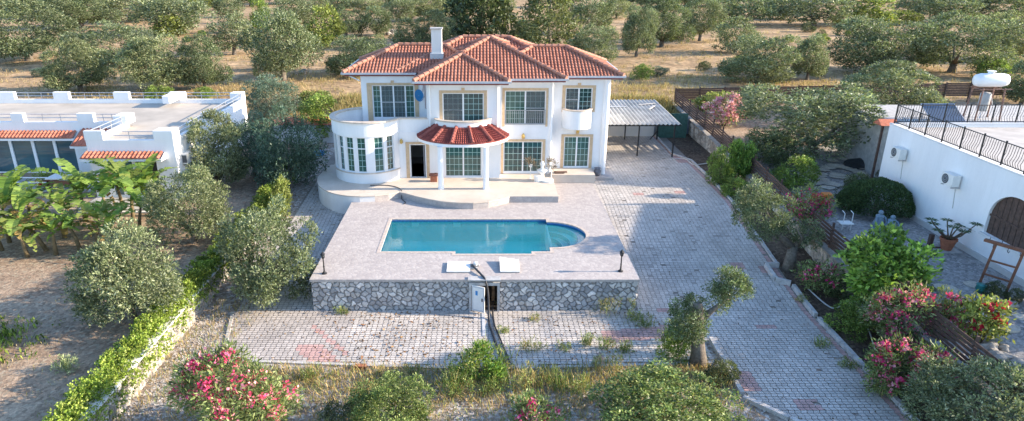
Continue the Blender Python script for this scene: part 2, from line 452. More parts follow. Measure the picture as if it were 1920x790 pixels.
# ------------------------------------------------------------------ leaf clouds
OLIVE = [(.094, .118, .060), (.130, .154, .086), (.20, .22, .145), (.042, .060, .036)]
DARK = [(.045, .062, .03), (.07, .09, .04), (.10, .12, .06), (.025, .035, .02)]
GREEN = [(.10, .15, .03), (.14, .20, .045), (.19, .24, .07), (.05, .08, .02)]
YELLOW = [(.13, .16, .04), (.17, .20, .055), (.22, .23, .08), (.06, .085, .022)]
CITRUS = [(.09, .16, .03), (.15, .24, .05), (.22, .30, .07), (.04, .075, .02)]
MYRTLE = [(.085, .125, .035), (.125, .165, .05), (.21, .235, .09), (.04, .06, .022)]
IVY = [(.13, .18, .03), (.185, .235, .045), (.25, .28, .075), (.06, .09, .02)]
def unit(v): return v/np.maximum(np.linalg.norm(v, axis=1, keepdims=True), 1e-6)
def leaves(lobes, n, L, W, pal, r, center=None, up=.25, deep=.55, bright=1.0, flat=1.0):
    """diamond leaves in tufts over the shells of many lobes -> (V,col)"""
    lobes = np.asarray(lobes, dtype=float); pal = np.asarray(pal)
    cen = lobes[:, :3].mean(0) if center is None else np.asarray(center)
    p = lobes[:, 3]**2; p /= p.sum()
    nt = max(4, n//7)                                       # tufts
    li = r.choice(len(lobes), nt, p=p)
    d = unit(r.normal(size=(nt, 3)))
    outw = unit(lobes[li, :3]-cen + 1e-6)
    d = unit(d + .55*outw + np.array([0, 0, .15]))
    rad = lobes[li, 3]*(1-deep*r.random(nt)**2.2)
    pos = lobes[li, :3] + d*rad[:, None]*np.array([1, 1, flat])
    tb = r.uniform(.74, 1.24, nt)*(.68+.62*r.random(len(lobes)))[li]
    ti = np.repeat(np.arange(nt), 7)[:n]; m = len(ti)
    dd = unit(d[ti]*.8 + r.normal(size=(m, 3))*.62 + np.array([0, 0, up]))
    step = r.random(m)
    base = pos[ti] + unit(d[ti]+.3*r.normal(size=(m, 3)))*(step*L*1.6)[:, None] + r.normal(size=(m, 3))*L*.28
    sz = r.uniform(.65, 1.25, m)
    wv = unit(np.cross(dd, r.normal(size=(m, 3))))*(W*.5*sz)[:, None]
    tip = base + dd*(L*sz)[:, None]; mid = base + dd*(L*sz*.45)[:, None]
    V = np.stack([base, mid+wv, tip, mid-wv], 1)
    ci = r.choice(len(pal), m, p=[.34, .34, .2, .12])
    col = pal[ci]*tb[ti][:, None]*r.uniform(.8, 1.2, (m, 1))*bright*1.62
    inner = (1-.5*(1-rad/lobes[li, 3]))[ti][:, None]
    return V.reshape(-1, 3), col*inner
def dome_lobes(r, n, rx, ry, z0, z1, lr, hollow=.5):
    out = []; zc = z0 + (z1-z0)*.42
    for k in range(n):
        a = r.uniform(0, 2*math.pi); s = r.uniform(-.85, 1)
        c = math.sqrt(max(0, 1-s*s)); q = r.uniform(hollow, .93)
        hz = (z1-zc) if s > 0 else (zc-z0)
        out.append((rx*c*math.cos(a)*q, ry*c*math.sin(a)*q, zc+s*hz*q, lr*r.uniform(.6, 1.45)))
    out.append((0, 0, zc, min(rx, z1-zc)*.52))
    return out
def trunk_mesh(r, h, rad, spread, lean=(0, 0), n=5):
    mb = MB()
    b = [(0, 0, -.06*h), (.02*h, 0, .12*h), (lean[0]*.5, lean[1]*.5, .45*h), (lean[0], lean[1], h)]
    mb.tube(b, [rad*1.5, rad*1.05, rad*.9, rad*.7], 9)
    for k in range(n):
        a = 2*math.pi*k/n + r.uniform(-.4, .4); s = spread*r.uniform(.7, 1.1)
        p0 = Vector((lean[0]*.8, lean[1]*.8, h*.85)); dx, dy = math.cos(a), math.sin(a)
        p1 = p0 + Vector((dx*s*.4, dy*s*.4, spread*.4)); p2 = p0 + Vector((dx*s, dy*s, spread*r.uniform(.7, 1.3)))
        mb.tube([p0, p1, p2], [rad*.55, rad*.38, rad*.14], 6)
    return mb

PROTO = {}
def make_proto(kind, k, n, L, W, pal, lobes_n, tr, lr, name, bright=1.0):
    r = np.random.default_rng(100+k*17+len(kind)*3)
    t = thing(name, 'proto', 'tree'); C.objects.unlink(t)
    crown_lobes = dome_lobes(r, lobes_n, .5, .5, tr, 1.0, lr)
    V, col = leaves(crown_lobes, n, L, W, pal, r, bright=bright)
    c = np_quads('crown', V, col, M_leaf, t)
    if tr > .02:
        tk = trunk_mesh(r, tr+.12, .045, .26).build('trunk', M_bark, t, smooth=True); C.objects.unlink(tk)
    C.objects.unlink(c)
    PROTO[(kind, k)] = t
for k in range(5): make_proto('far', k, 9500, .044, .02, OLIVE, 44, .05+.03*(k % 3), .115+.012*(k % 3), 'olive_tree')
for k in range(5): make_proto('olive', k, 24000, .031, .0125, OLIVE, 50, .04+.025*(k % 3), .10+.012*(k % 3), 'olive_tree')
for k in range(2): make_proto('dark', k, 7000, .05, .022, DARK, 30, .06, .16, 'evergreen_tree')
for k in range(2): make_proto('teal', k, 20000, .032, .013, [(.06, .10, .075), (.09, .13, .10), (.13, .17, .14), (.035, .05, .04)], 30, .08, .16, 'olive_tree')
for k in range(2): make_proto('bushy', k, 5000, .07, .035, YELLOW, 22, .0, .17, 'green_bush')
for k in range(2): make_proto('bushg', k, 7000, .055, .028, GREEN, 26, .0, .16, 'green_bush')
for k in range(2): make_proto('bushd', k, 7000, .05, .024, DARK, 26, .0, .16, 'dark_bush')
make_proto('citrus', 0, 5200, .075, .045, CITRUS, 30, .16, .14, 'citrus_tree')
make_proto('myrtle', 0, 22000, .030, .015, MYRTLE, 90, .0, .085, 'myrtle_bush')
make_proto('myrtle', 1, 22000, .030, .015, MYRTLE, 80, .0, .09, 'myrtle_bush')

def plant(label, cat, kind, px, py, wpx, hpx, group=None, z=None, k=None, name=None, hk=.95, p=None):
    p = at(px, py, z) if p is None else Vector(p); d = depth(p)
    n = len([1 for q in PROTO if q[0] == kind])
    if k is None: k = int(rng.integers(n))
    W = wpx*d/FPX; H = hpx*d/FPX*hk; sf = (1.12 if d > 62 else .90) if kind in ('olive', 'far', 'teal') else .88
    if kind in ('olive', 'teal') and d < 62: H *= .95
    o = dup(PROTO[(kind, k)], p - Vector((0, 0, .05)), random.uniform(0, 6.28), label, (W*sf, W*sf*random.uniform(.85, 1.05), H), group)
    o['category'] = cat
    if name: o.name = name
    return o

GB = 'olive trees on the dry field behind the houses'
GF = 'far olive trees along the top edge'
BACK = [
 # label, kind, x, ybase, w, h, group
 ('big round olive tree at the far left behind the white flat roofed house', 'olive', 55, 114, 150, 112, GB),
 ('olive tree with an upright dark trunk on bare ground near the top left', 'olive', 153, 53, 115, 76, GB),
 ('shaded olive tree squeezed behind the upright trunk olive at the left', 'far', 80, 34, 70, 52, GF),
 ('pale olive tree cut by the top left corner of the photo', 'far', 15, 25, 90, 42, GF),
 ('olive tree casting a black shadow patch at the top, right of the upright trunk olive', 'far', 245, 42, 105, 52, GF),
 ('ragged yellowish olive tree mixed with bright undergrowth left of the bare clearing', 'far', 332, 64, 112, 80, GB),
 ('low wide olive tree in the middle of the left clump, above the two front olives', 'olive', 222, 122, 150, 88, GB),
 ('front left olive tree of the clump touching the back parapet of the flat roof', 'olive', 152, 172, 140, 100, GB),
 ('largest dense olive tree right behind the back parapet of the flat roof', 'olive', 300, 170, 150, 112, GB),
 ('right hand half of the dense olive pair behind the flat roof parapet', 'olive', 385, 168, 100, 104, GB),
 ('slim olive tree with a visible pale trunk foot right of the dense pair', 'far', 440, 103, 78, 78, GB),
 ('small pale olive tree standing above the bare clearing at the top left', 'far', 428, 33, 50, 40, GF),
 ('tall rounded olive tree standing alone left of the red roofed villa', 'olive', 532, 150, 120, 132, GB),
 ('greyish olive tree just behind the tall rounded lone olive', 'far', 546, 44, 72, 56, GF),
 ('small olive tree with a leaning pale trunk near the top, left of the villa', 'far', 592, 29, 55, 34, GF),
 ('round olive tree beside the yellow green thicket, on its right', 'far', 650, 69, 58, 58, GB),
 ('olive tree half hidden by the left slope of the villa roof', 'olive', 676, 140, 118, 82, GB),
 ('round olive tree above the left roof slope, left of the scattered stones', 'far', 707, 67, 60, 55, GB),
 ('low olive tree at the very top above the left villa roof', 'far', 640, 20, 70, 30, GF),
 ('low dark olive tree at the very top above the left roof ridge', 'far', 690, 22, 58, 28, GF),
 ('narrow dark olive tree up behind the stones, left of the chimney', 'far', 750, 42, 58, 48, GF),
 ('small pale olive tree directly left of the chimney', 'far', 764, 90, 54, 52, GB),
 ('olive tree directly behind the chimney', 'olive', 815, 92, 78, 70, GB),
 ('olive tree at the top edge above the chimney', 'far', 803, 38, 72, 46, GF),
 ('small grey olive tree in front of the tall conifers behind the roof peak', 'far', 985, 82, 50, 46, GB),
 ('dark rounded olive tree right of the conifers, upper of two', 'far', 1108, 62, 80, 72, GB),
 ('rounded olive tree just behind the right roof ridge, lower of two', 'olive', 1112, 120, 80, 74, GB),
 ('small shaded olive tree at the top, left of the slim two storey olive', 'far', 1156, 35, 48, 38, GF),
 ('slim olive tree with low skirt and yellow grass at its foot, right of the roof', 'olive', 1193, 106, 60, 98, GB),
 ('broad olive tree leaning behind the slim olive right of the roof', 'olive', 1240, 88, 92, 90, GB),
 ('upright olive tree with a clear single trunk on the dry field', 'olive', 1312, 77, 78, 86, GB),
 ('broad olive tree behind the clear trunk olive, above a dark shadow', 'far', 1393, 47, 100, 62, GB),
 ('low grey olive bush tree behind the wide spreading pair on the dry field', 'far', 1378, 100, 72, 64, GB),
 ('wide spreading olive tree on the dry field above the brown back fence', 'olive', 1424, 154, 140, 98, GB),
 ('narrow olive tree right of the wide spreading one above the brown back fence', 'olive', 1513, 150, 60, 86, GB),
 ('olive tree with a short twin trunk at the top, left of the straw mound', 'far', 1524, 49, 112, 66, GB),
 ('shadowy olive tree at the top edge, right of the straw mound', 'far', 1722, 24, 80, 40, GF),
 ('big domed olive tree on the dry field above the right garden olives', 'olive', 1627, 136, 156, 106, GB),
 ('old olive tree with a thick curved dark trunk, left of the water tank', 'olive', 1785, 136, 165, 112, GB),
 ('olive tree behind the thick trunk olive at the upper right', 'far', 1772, 44, 100, 54, GF),
 ('olive tree at the right edge above the water tank', 'olive', 1888, 112, 112, 92, GB),
 ('olive tree filling the top right corner', 'far', 1882, 38, 120, 54, GF),
 ('dusky olive tree at the right edge directly behind the water tank', 'olive', 1915, 196, 130, 100, GB),
]
for lab, kind, x, y, w_, h_, grp in BACK: plant(lab, 'olive tree', kind, x, y, w_, h_, grp)
# packed rows at the top edge: nothing in the photo tells these apart
for x, y, w_ in ((105, 12, 80), (190, 14, 80), (300, 14, 80), (365, 12, 70), (470, 12, 60), (530, 8, 70), (610, 6, 60), (730, 10, 60), (770, 12, 60), (1060, 14, 60), (1180, 12, 70), (1235, 16, 80), (1290, 14, 70), (1345, 12, 80), (1440, 14, 80), (1660, 4, 70), (1560, 4, 70), (1800, 10, 80), (1600, 2, 60), (20, 2, 70), (60, 6, 60), (1860, 4, 80), (850, 20, 70), (930, 22, 70), (1470, 36, 70), (410, 3, 60)):
    plant('one of the dim olive crowns packed along the top edge of the photo', 'olive tree', 'far', x, y, w_, 42, 'olive crowns packed along the top edge')
plant('tall narrow bright green bush beside the round lone olive, left of the villa', 'bush', 'bushg', 490, 62, 42, 62, name='green_bush')
plant('yellow green thicket on the field between the lone olive and the villa roof', 'bush', 'bushy', 608, 88, 74, 68, name='green_bush')
plant('bright scrub under the ragged olive at the upper left', 'bush', 'bushy', 318, 68, 60, 36, name='green_bush')
plant('small yellow green scrub at the foot of the slim olive, left of the lone olive', 'bush', 'bushy', 478, 82, 26, 26, name='green_bush')
plant('yellow scrub in the bare clearing at the top left', 'bush', 'bushy', 385, 14, 60, 18, name='green_bush')
plant('straw coloured dry mound of brush at the top, right of the twin trunk olive', 'bush', 'bushy', 1628, 48, 96, 44, name='dry_bush')
plant('low straw brush right of the straw mound', 'bush', 'bushy', 1690, 46, 60, 24, name='dry_bush')
plant('green bush on the field above the water tank, left of it', 'bush', 'bushg', 1855, 150, 60, 40, name='green_bush')
plant('dark green undergrowth just behind the back parapet, right of its middle', 'bush', 'bushg', 300, 186, 50, 26, name='green_bush')
plant('light green undergrowth near the right end of the back parapet', 'bush', 'bushg', 385, 184, 40, 22, name='green_bush')

# tall conifers behind the roof
def conifer(label, px, py, wpx, hpx, pal, r, ntier):
    p = at(px, py); d = depth(p); W = wpx*d/FPX; H = hpx*d/FPX
    t = thing('conifer_tree', label, 'conifer', p)
    lob = []
    for i in range(ntier):
        z = H*(.10+.88*i/ntier); rr = W*.5*(1-.72*(i/ntier)**1.3)
        for j in range(9):
            a = 6.283*j/9 + i*.7 + r.uniform(-.3, .3); q = rr*r.uniform(.35, 1)
            lob.append((q*math.cos(a), q*math.sin(a), z - q*.12, W*.085*r.uniform(.7, 1.3)))
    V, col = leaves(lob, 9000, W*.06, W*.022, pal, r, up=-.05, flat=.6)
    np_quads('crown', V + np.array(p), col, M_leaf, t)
    MB().tube([p, p+Vector((.1, 0, H*.5)), p+Vector((0, .1, H*.97))], [W*.035, W*.026, W*.008], 8).build('trunk', simple('pale_trunk', (.33, .29, .24), .9, .3, 6) if px > 1000 else M_bark, t, smooth=True)
conifer('big dark conifer right behind the villa roof peak', 900, 80, 150, 125, DARK, np.random.default_rng(5), 12)
conifer('lighter green conifer with a pale bare trunk behind the right part of the roof', 1028, 92, 112, 150, [(.08, .10, .045), (.11, .13, .06), (.15, .165, .08), (.04, .055, .025)], np.random.default_rng(6), 14)

# trees and bushes near the houses
plant('dark blue green olive tree between the flat roof and the vine covered shed', 'olive tree', 'teal', 517, 226, 98, 86)
plant('olive tree hiding the right corner of the flat roofed house, above the round one', 'olive tree', 'olive', 412, 352, 135, 150, k=0)
plant('dark dense olive tree in the middle, closest to the curved bay of the villa', 'olive tree', 'teal', 545, 352, 150, 165, k=1)
plant('olive tree in half shade left of the dark dense one, behind the shady trunk', 'olive tree', 'teal', 478, 330, 90, 120, k=0)
plant('round pale olive tree below the air conditioner of the flat roofed house', 'olive tree', 'olive', 365, 455, 160, 160, k=1)
plant('large olive tree with a thick leaning trunk standing left of the ivy hedge', 'olive tree', 'olive', 250, 602, 215, 205, k=2)
plant('olive tree overhanging the path beside the left corner of the pool deck', 'olive tree', 'olive', 512, 548, 212, 205, k=3, z=-1.2)
plant('huge spreading olive tree in the right hand garden beyond the slatted fence', 'olive tree', 'olive', 1520, 292, 275, 150, k=4)
plant('wide olive tree behind the huge one, next to the neighbour roof railing', 'olive tree', 'olive', 1665, 226, 215, 112, k=0)
plant('dark low shrub under the left side of the huge garden olive', 'bush', 'bushd', 1448, 312, 90, 68)
plant('bright green rounded bush in front of the huge garden olive, by the fence', 'bush', 'bushg', 1488, 350, 84, 58)
plant('small lime green shrub beside the flagstone path under the huge olive', 'bush', 'bushy', 1514, 306, 28, 26)
plant('feathery dark green bush left of the blue wall, behind the clipped dome bush', 'bush', 'bushd', 1598, 385, 62, 60)
plant('small spiky bush poking out between the clipped dome and the white wall', 'bush', 'bushd', 1655, 352, 34, 40)
plant('lime green shrub behind the mauve flowering bush at the far fence corner', 'bush', 'bushy', 1338, 205, 80, 32)
plant('dark shrub behind the mauve flowering bush, left of the huge garden olive', 'bush', 'teal', 1396, 218, 50, 66, name='dark_bush')
plant('feathery green shrub against the slatted fence, left one of the pair at the driveway bend', 'bush', 'bushg', 1350, 345, 52, 68)
plant('light leaved shrub against the slatted fence, right one of the pair at the driveway bend', 'bush', 'citrus', 1382, 340, 56, 80, name='green_bush')
plant('low green shrub at the foot of the pair at the driveway bend', 'bush', 'bushg', 1376, 368, 52, 36)
plant('citrus tree with glossy yellow green leaves by the fence at the right', 'citrus tree', 'citrus', 1638, 572, 160, 128)
plant('dense dark green round bush left of the pink oleander, below the citrus tree', 'bush', 'bushg', 1600, 622, 82, 66)
plant('dark shrub beneath the citrus tree at its left', 'bush', 'bushd', 1575, 560, 60, 40)
plant('grey green olive tree cut by the bottom right corner', 'olive tree', 'olive', 1815, 828, 255, 190, k=1)
plant('broad dark leaved bush at the bottom edge, right of the weeds and gravel', 'bush', 'myrtle', 1238, 822, 290, 130, k=0)
plant('rounded bush at the bottom edge, right of the big pink oleander', 'bush', 'myrtle', 735, 812, 185, 118, k=1)
plant('darker low bush joined to the left of the rounded bottom bush', 'bush', 'bushd', 648, 810, 100, 60)
plant('leafy vine bush climbing the shed behind the curved bay', 'bush', 'bushg', 602, 262, 88, 78, k=0)
plant('sparse yellow green vine shoots on top of the shed behind the bay', 'bush', 'bushy', 595, 200, 60, 30)
plant('ivy clump climbing the shady trunk between the left olive trees', 'bush', 'bushy', 528, 405, 44, 70)
plant('green shrub hidden under the pruned trunk, on its left side', 'bush', 'bushg', 1268, 672, 64, 70)
plant('low dark weeds to the right of the pruned trunk base', 'bush', 'bushd', 1350, 715, 70, 44)

# ------------------------------------------------------------------ the villa
HOUSE = thing('villa', 'white two storey villa with red tiled hip roof and round bay behind the pool', 'house', (0, 42, 0))
def wall_holes(mb, P, u0, u1, v0, v1, holes, dep, du=None):
    us = {u0, u1}; vs = {v0, v1}
    for a, b, c, d in holes: us |= {a, b}; vs |= {c, d}
    us = sorted(us); vs = sorted(vs)
    if du:
        nu = []
        for a, b in zip(us[:-1], us[1:]):
            k = max(1, int(abs(b-a)/du)); nu += [a+(b-a)*i/k for i in range(k)]
        us = nu + [us[-1]]
    def solid(i, j):
        if i < 0 or j < 0 or i >= len(us)-1 or j >= len(vs)-1: return False
        a = (us[i]+us[i+1])/2; b = (vs[j]+vs[j+1])/2
        return not any(h[0] < a < h[1] and h[2] < b < h[3] for h in holes)
    for i in range(len(us)-1):
        for j in range(len(vs)-1):
            if not solid(i, j): continue
            a, b, c, d = us[i], us[i+1], vs[j], vs[j+1]
            mb.quad(P(a, c, 0), P(b, c, 0), P(b, d, 0), P(a, d, 0))
            mb.quad(P(a, c, dep), P(a, d, dep), P(b, d, dep), P(b, c, dep))
            if not solid(i-1, j): mb.quad(P(a, c, 0), P(a, d, 0), P(a, d, dep), P(a, c, dep))
            if not solid(i+1, j): mb.quad(P(b, c, 0), P(b, c, dep), P(b, d, dep), P(b, d, 0))
            if not solid(i, j-1): mb.quad(P(a, c, 0), P(a, c, dep), P(b, c, dep), P(b, c, 0))
            if not solid(i, j+1): mb.quad(P(a, d, 0), P(b, d, 0), P(b, d, dep), P(a, d, dep))
def flat(Y): return lambda u, v, d: (u, Y+d, v)
def cyl(cx, cy, r): return lambda u, v, d: (cx+(r-d)*math.cos(u), cy+(r-d)*math.sin(u), v)
mb = MB()
CUh = (-2.24, .06, 3.4, 5.29); CGh = (-2.17, -.06, .41, 2.21); EDh = (-4.2, -3.24, .36, 2.37)
wall_holes(mb, flat(36.65), -4.95, 1.0, -.2, 3.1, [CGh, EDh], .25)
wall_holes(mb, flat(36.65), -3.12, 1.0, 3.1, 5.95, [CUh], .25)
MUh = (1.27, 3.61, 3.3, 5.27); MGh = (1.22, 3.5, .42, 2.3)
wall_holes(mb, flat(37.5), .75, 3.85, -.2, 5.95, [MUh, MGh], .25)
RUh = (4.8, 6.36, 3.95, 5.3); RGh = (4.84, 6.36, .52, 2.42)
wall_holes(mb, flat(38.2), 3.6, 7.35, -.2, 5.95, [RUh, RGh], .25)
LUh = (-6.56, -4.05, 3.3, 5.28)
wall_holes(mb, flat(39.2), -7.2, -2.9, 3.1, 5.95, [LUh], .25)
mb.box(-3.12, -2.87, 36.901, 39.199, 3.1, 5.95)
mb.box(.75, 1.0, 36.901, 37.499, -.2, 5.95)
mb.box(3.6, 3.85, 37.751, 38.199, -.2, 5.95)
mb.box(7.1, 7.35, 38.451, 46.4, -.2, 5.95)
mb.box(-7.2, -6.95, 39.451, 46.4, -.3, 5.95)
mb.box(-7.2, 7.35, 46.401, 46.65, -.3, 5.95)
mb.build('wall', M_white, HOUSE)
MB().box(-7.19, .7, 36.95, 46.39, 2.95, 3.08).box(.701, 3.7, 37.8, 46.39, 2.95, 3.08).box(3.701, 7.05, 38.5, 46.39, 2.95, 3.08).box(-6.9, .7, 36.93, 46.39, .28, .352).box(-2.8, -2.7, 37.0, 46, .36, 2.94).box(-6.9, 7, 41, 41.1, .36, 2.94).box(-6.9, 7, 41, 41.1, 3.1, 5.9).build('inner_floor', simple('grey_interior', (.34, .33, .33), .7, .1, 2), HOUSE)
# bay
BC = (-6.6, 37.6)
rad = R_
bw = [(-178, -164), (-158, -144.5), (-139, -126.5), (-121, -107), (-101.5, -87), (-74, -58.5), (-53, -39.5)]
mb = MB(); wall_holes(mb, cyl(*BC, 2.05), rad(-253), rad(-28), -.3, 3.05, [(rad(a), rad(b), 1.0, 3.0) for a, b in bw], .2, rad(4))
mb.build('bay_wall', M_white, HOUSE, weld=True)
mb = MB()
for (r0, r1, z0, z1) in ((2.10, 1.95, 3.051, 3.82),): wall_holes(mb, cyl(*BC, r0), rad(-253), rad(-27.5), z0, z1, [], r0-r1, rad(4))
mb.box(-4.86, -3.121, 36.68, 36.83, 3.101, 3.82)
mb.build('balcony_parapet', M_white, HOUSE, weld=True)
mb = MB(); wall_holes(mb, cyl(*BC, 2.19), rad(-253), rad(-27.5), 3.822, 3.90, [], .32, rad(4)); mb.box(-4.84, -3.13, 36.62, 36.9, 3.822, 3.895)
mb.build('parapet_cap', M_cap, HOUSE, weld=True)
mb = MB(); wall_holes(mb, cyl(*BC, 2.12), rad(-253), rad(-28), .93, .985, [], .1, rad(4)); mb.build('bay_sill', M_cap, HOUSE, weld=True)
MB().lathe([(1.94, 3.0), (1.94, 3.09)], (*BC, 0), 40).build('balcony_floor', M_cap, HOUSE)

def window(P, u0, u1, v0, v1, panels, surround=None, fr=.055, dep=.10, transom=None, key=True, mun=.019, pane_mat=None, su=None, label=None):
    """panels: (f0, f1, cols, rows, 'g'|'s') -> window part with panes, muntins, surround as sub-parts"""
    B = lambda m, a, b, c, d, e, f: m.box(a, b, e, f, c, d, P=lambda x, y, z: P(x, z, y))
    k = 1.0 if su is None else su                   # metres of u per unit
    f = fr/k
    m = MB()
    B(m, u0, u1, v0, v0+fr, dep-.04, dep+.05); B(m, u0, u1, v1-fr, v1, dep-.04, dep+.05)
    B(m, u0, u0+f, v0+fr, v1-fr, dep-.04, dep+.05); B(m, u1-f, u1, v0+fr, v1-fr, dep-.04, dep+.05)
    for (a, b, *_r) in panels[:-1]:
        x = u0+(u1-u0)*b; B(m, x-f*.75, x+f*.75, v0+fr, v1-fr, dep-.05, dep+.045)
    if transom: B(m, u0+f, u1-f, transom-fr*.6, transom+fr*.6, dep-.05, dep+.045)
    for (a, b, cc, rr_, kind) in panels:
        if kind == 's': z = v0+(v1-v0)*.48; B(m, u0+(u1-u0)*a+f, u0+(u1-u0)*b-f, z-.03, z+.03, dep-.03, dep+.04)
    W = m.build('window', M_pvc, HOUSE)
    g1 = MB(); g1.quad(P(u0+f*.5, v0+fr*.5, dep+.02), P(u1-f*.5, v0+fr*.5, dep+.02), P(u1-f*.5, v1-fr*.5, dep+.02), P(u0+f*.5, v1-fr*.5, dep+.02))
    g1.build('pane', pane_mat or random.choice(GLS), W)
    mu = MB(); ms = MB()
    for (a, b, cc, rr_, kind) in panels:
        x0 = u0+(u1-u0)*a; x1 = u0+(u1-u0)*b
        for i in range(1, cc):
            x = x0+(x1-x0)*i/cc; B(mu, x-mun/2/k, x+mun/2/k, v0+fr, v1-fr, dep+.001, dep+.015)
        for j in range(1, rr_):
            z = v0+(v1-v0)*j/rr_; B(mu, x0+f*.5, x1-f*.5, z-mun/2, z+mun/2, dep, dep+.014)
        if kind == 's': ms.quad(P(x0+f, v0+fr, dep-.012), P(x1-f, v0+fr, dep-.012), P(x1-f, v1-fr, dep-.012), P(x0+f, v1-fr, dep-.012))
    if mu.f: mu.build('muntins', M_muntin, W)
    if surround:
        a, b, c, d = surround; s = MB()
        B(s, a, b, v1+.005, d, -.035, .06); B(s, a, u0-.005, c, v1+.004, -.035, .06); B(s, u1+.005, b, c, v1+.004, -.035, .06)
        if key: xm = (a+b)/2; B(s, xm-.09, xm+.09, d-.05, d+.14, -.07, .03)
        s.build('surround', M_stone_trim, W)
    return W
window(flat(36.65), *CUh, [(0, .5, 4, 6, 's'), (.5, 1, 4, 6, 'g')], (-2.42, .24, 3.4, 5.44))
window(flat(36.65), *CGh, [(0, .5, 4, 5, 'g'), (.5, 1, 4, 5, 'g')])
window(flat(37.5), *MUh, [(0, .5, 4, 6, 'g'), (.5, 1, 4, 6, 's')], (1.12, 3.74, 3.2, 5.42), key=False)
window(flat(37.5), *MGh, [(0, .5, 4, 5, 'g'), (.5, 1, 4, 5, 'g')], (1.08, 3.66, .36, 2.44))
window(flat(38.2), *RUh, [(0, .5, 3, 5, 's'), (.5, 1, 3, 5, 'g')], (4.61, 6.54, 3.9, 5.45))
window(flat(38.2), *RGh, [(0, .5, 3, 5, 'g'), (.5, 1, 3, 5, 'g')], (4.66, 6.54, .45, 2.56))
window(flat(39.2), *LUh, [(0, .2, 2, 6, 'g'), (.2, .5, 3, 6, 's'), (.5, .78, 3, 6, 's'), (.78, 1, 2, 6, 'g')], (-6.86, -3.81, 3.1, 5.42))
for a, b in bw: window(cyl(*BC, 2.05), rad(a), rad(b), 1.0, 3.0, [(0, 1, 2, 6, 'g')], su=2.05, transom=2.36, fr=.036)
# insect screen tints: grey mesh panels standing in the sliding frames
for (Y, h, a, b) in ((36.65, CUh, 0, .5), (37.5, MUh, .5, 1), (38.2, RUh, 0, .5), (39.2, LUh, .2, .78)):
    x0 = h[0]+(h[1]-h[0])*a; x1 = h[0]+(h[1]-h[0])*b
    n = MATS.get('mesh_screen')
    if n is None:
        q = NT('mesh_screen'); q.base((.13, .15, .16)); q.rough(.6)
        tb = q.new('ShaderNodeBsdfTransparent'); mx = q.new('ShaderNodeMixShader'); mx.inputs[0].default_value = .55
        q.ln(tb.outputs[0], mx.inputs[1]); q.ln(q.b.outputs[0], mx.inputs[2]); q.ln(mx.outputs[0], q.out.inputs[0]); n = q.m
    MB().quad((x0+.06, Y+.07, h[2]+.06), (x1-.06, Y+.07, h[2]+.06), (x1-.06, Y+.07, h[3]-.06), (x0+.06, Y+.07, h[3]-.06)).build('insect_screen', n, HOUSE)
# entry door: tan surround, white frame, open leaf inside
m = MB(); m.box(-4.4, -3.06, 36.61, 36.70, 2.375, 2.5).box(-4.4, -4.205, 36.61, 36.70, .36, 2.374).box(-3.235, -3.06, 36.61, 36.70, .36, 2.374)
fr_ = m.build('door_surround', M_stone_trim, HOUSE)
MB().box(-4.2, -3.24, 36.72, 36.82, 2.30, 2.37).box(-4.2, -4.13, 36.72, 36.82, .36, 2.299).box(-3.31, -3.24, 36.72, 36.82, .36, 2.299).build('door_frame', M_pvc, HOUSE)
d_ = MB().box(-3.42, -3.37, 36.92, 37.6, .37, 2.28).build('door', simple('grey_door', (.34, .34, .37), .5, .1, 3), HOUSE)
MB().box(-3.47, -3.42, 37.4, 37.52, 1.2, 1.24).build('handle', M_steel, d_)
# railing in front of the centre upper window
m = MB(); m.box(1.25, 3.63, 37.44, 37.48, 4.12, 4.16).box(1.25, 3.63, 37.44, 37.48, 3.32, 3.35)
for i in range(22): x = 1.27 + i*2.34/21; m.box(x-.011, x+.011, 37.45, 37.47, 3.351, 4.119)
m.build('window_railing', M_steel, HOUSE)
# semicircular balcony on the right block
m = MB(); wall_holes(m, cyl(5.5, 38.2, .86), rad(-180), rad(0), 3.02, 4.08, [], .1, rad(8)); m.build('small_balcony', M_white, HOUSE, weld=True)
MB().lathe([(.80, 3.0), (.80, 3.06)], (5.5, 38.2-.02, 0), 32).build('small_balcony_floor', M_white, HOUSE)
m = MB(); wall_holes(m, cyl(5.5, 38.2, .9), rad(-180), rad(0), 4.082, 4.15, [], .18, rad(8)); m.build('balcony_cap', M_cap, HOUSE, weld=True)
# downpipes and pilasters
for x, y, z0, z1 in ((3.95, 37.42, .45, 5.9), (7.05, 38.12, .1, 5.9), (.82, 36.58, 3.0, 5.9), (-2.95, 36.58, 3.15, 5.9)):
    MB().tube([(x, y, z0), (x, y, z1)], .05, 10).build('downpipe', M_pvc, HOUSE, smooth=False)
for x, y, q in ((7.2, 38.14, .17), (3.9, 37.6, .14)): MB().tube([(x, y, -.1), (x, y, 5.86)], q, 20).build('corner_pilaster', M_white, HOUSE)
MB().tube([(-7.95, 39.1, 5.9), (-7.25, 39.15, 5.55)], .04, 8).build('downpipe', M_pvc, HOUSE)
# wall lamps
for x, y, z in ((5.6, 38.13, 2.75), (2.35, 37.43, 2.62), (-4.62, 36.58, 2.52)):
    MB().lathe([(.03, 0), (.085, .05), (.1, .18), (.05, .26), (.02, .3)], (x, y-.06, z-.1), 10).build('wall_lamp', M_yellow, HOUSE, smooth=True)
MB().lathe([(.05, 0), (.07, .1), (.03, .22)], (5.82, 38.05, 2.95), 10).box(5.78, 5.86, 38.05, 38.19, 3.0, 3.05).build('camera_fixture', M_pvc, HOUSE)
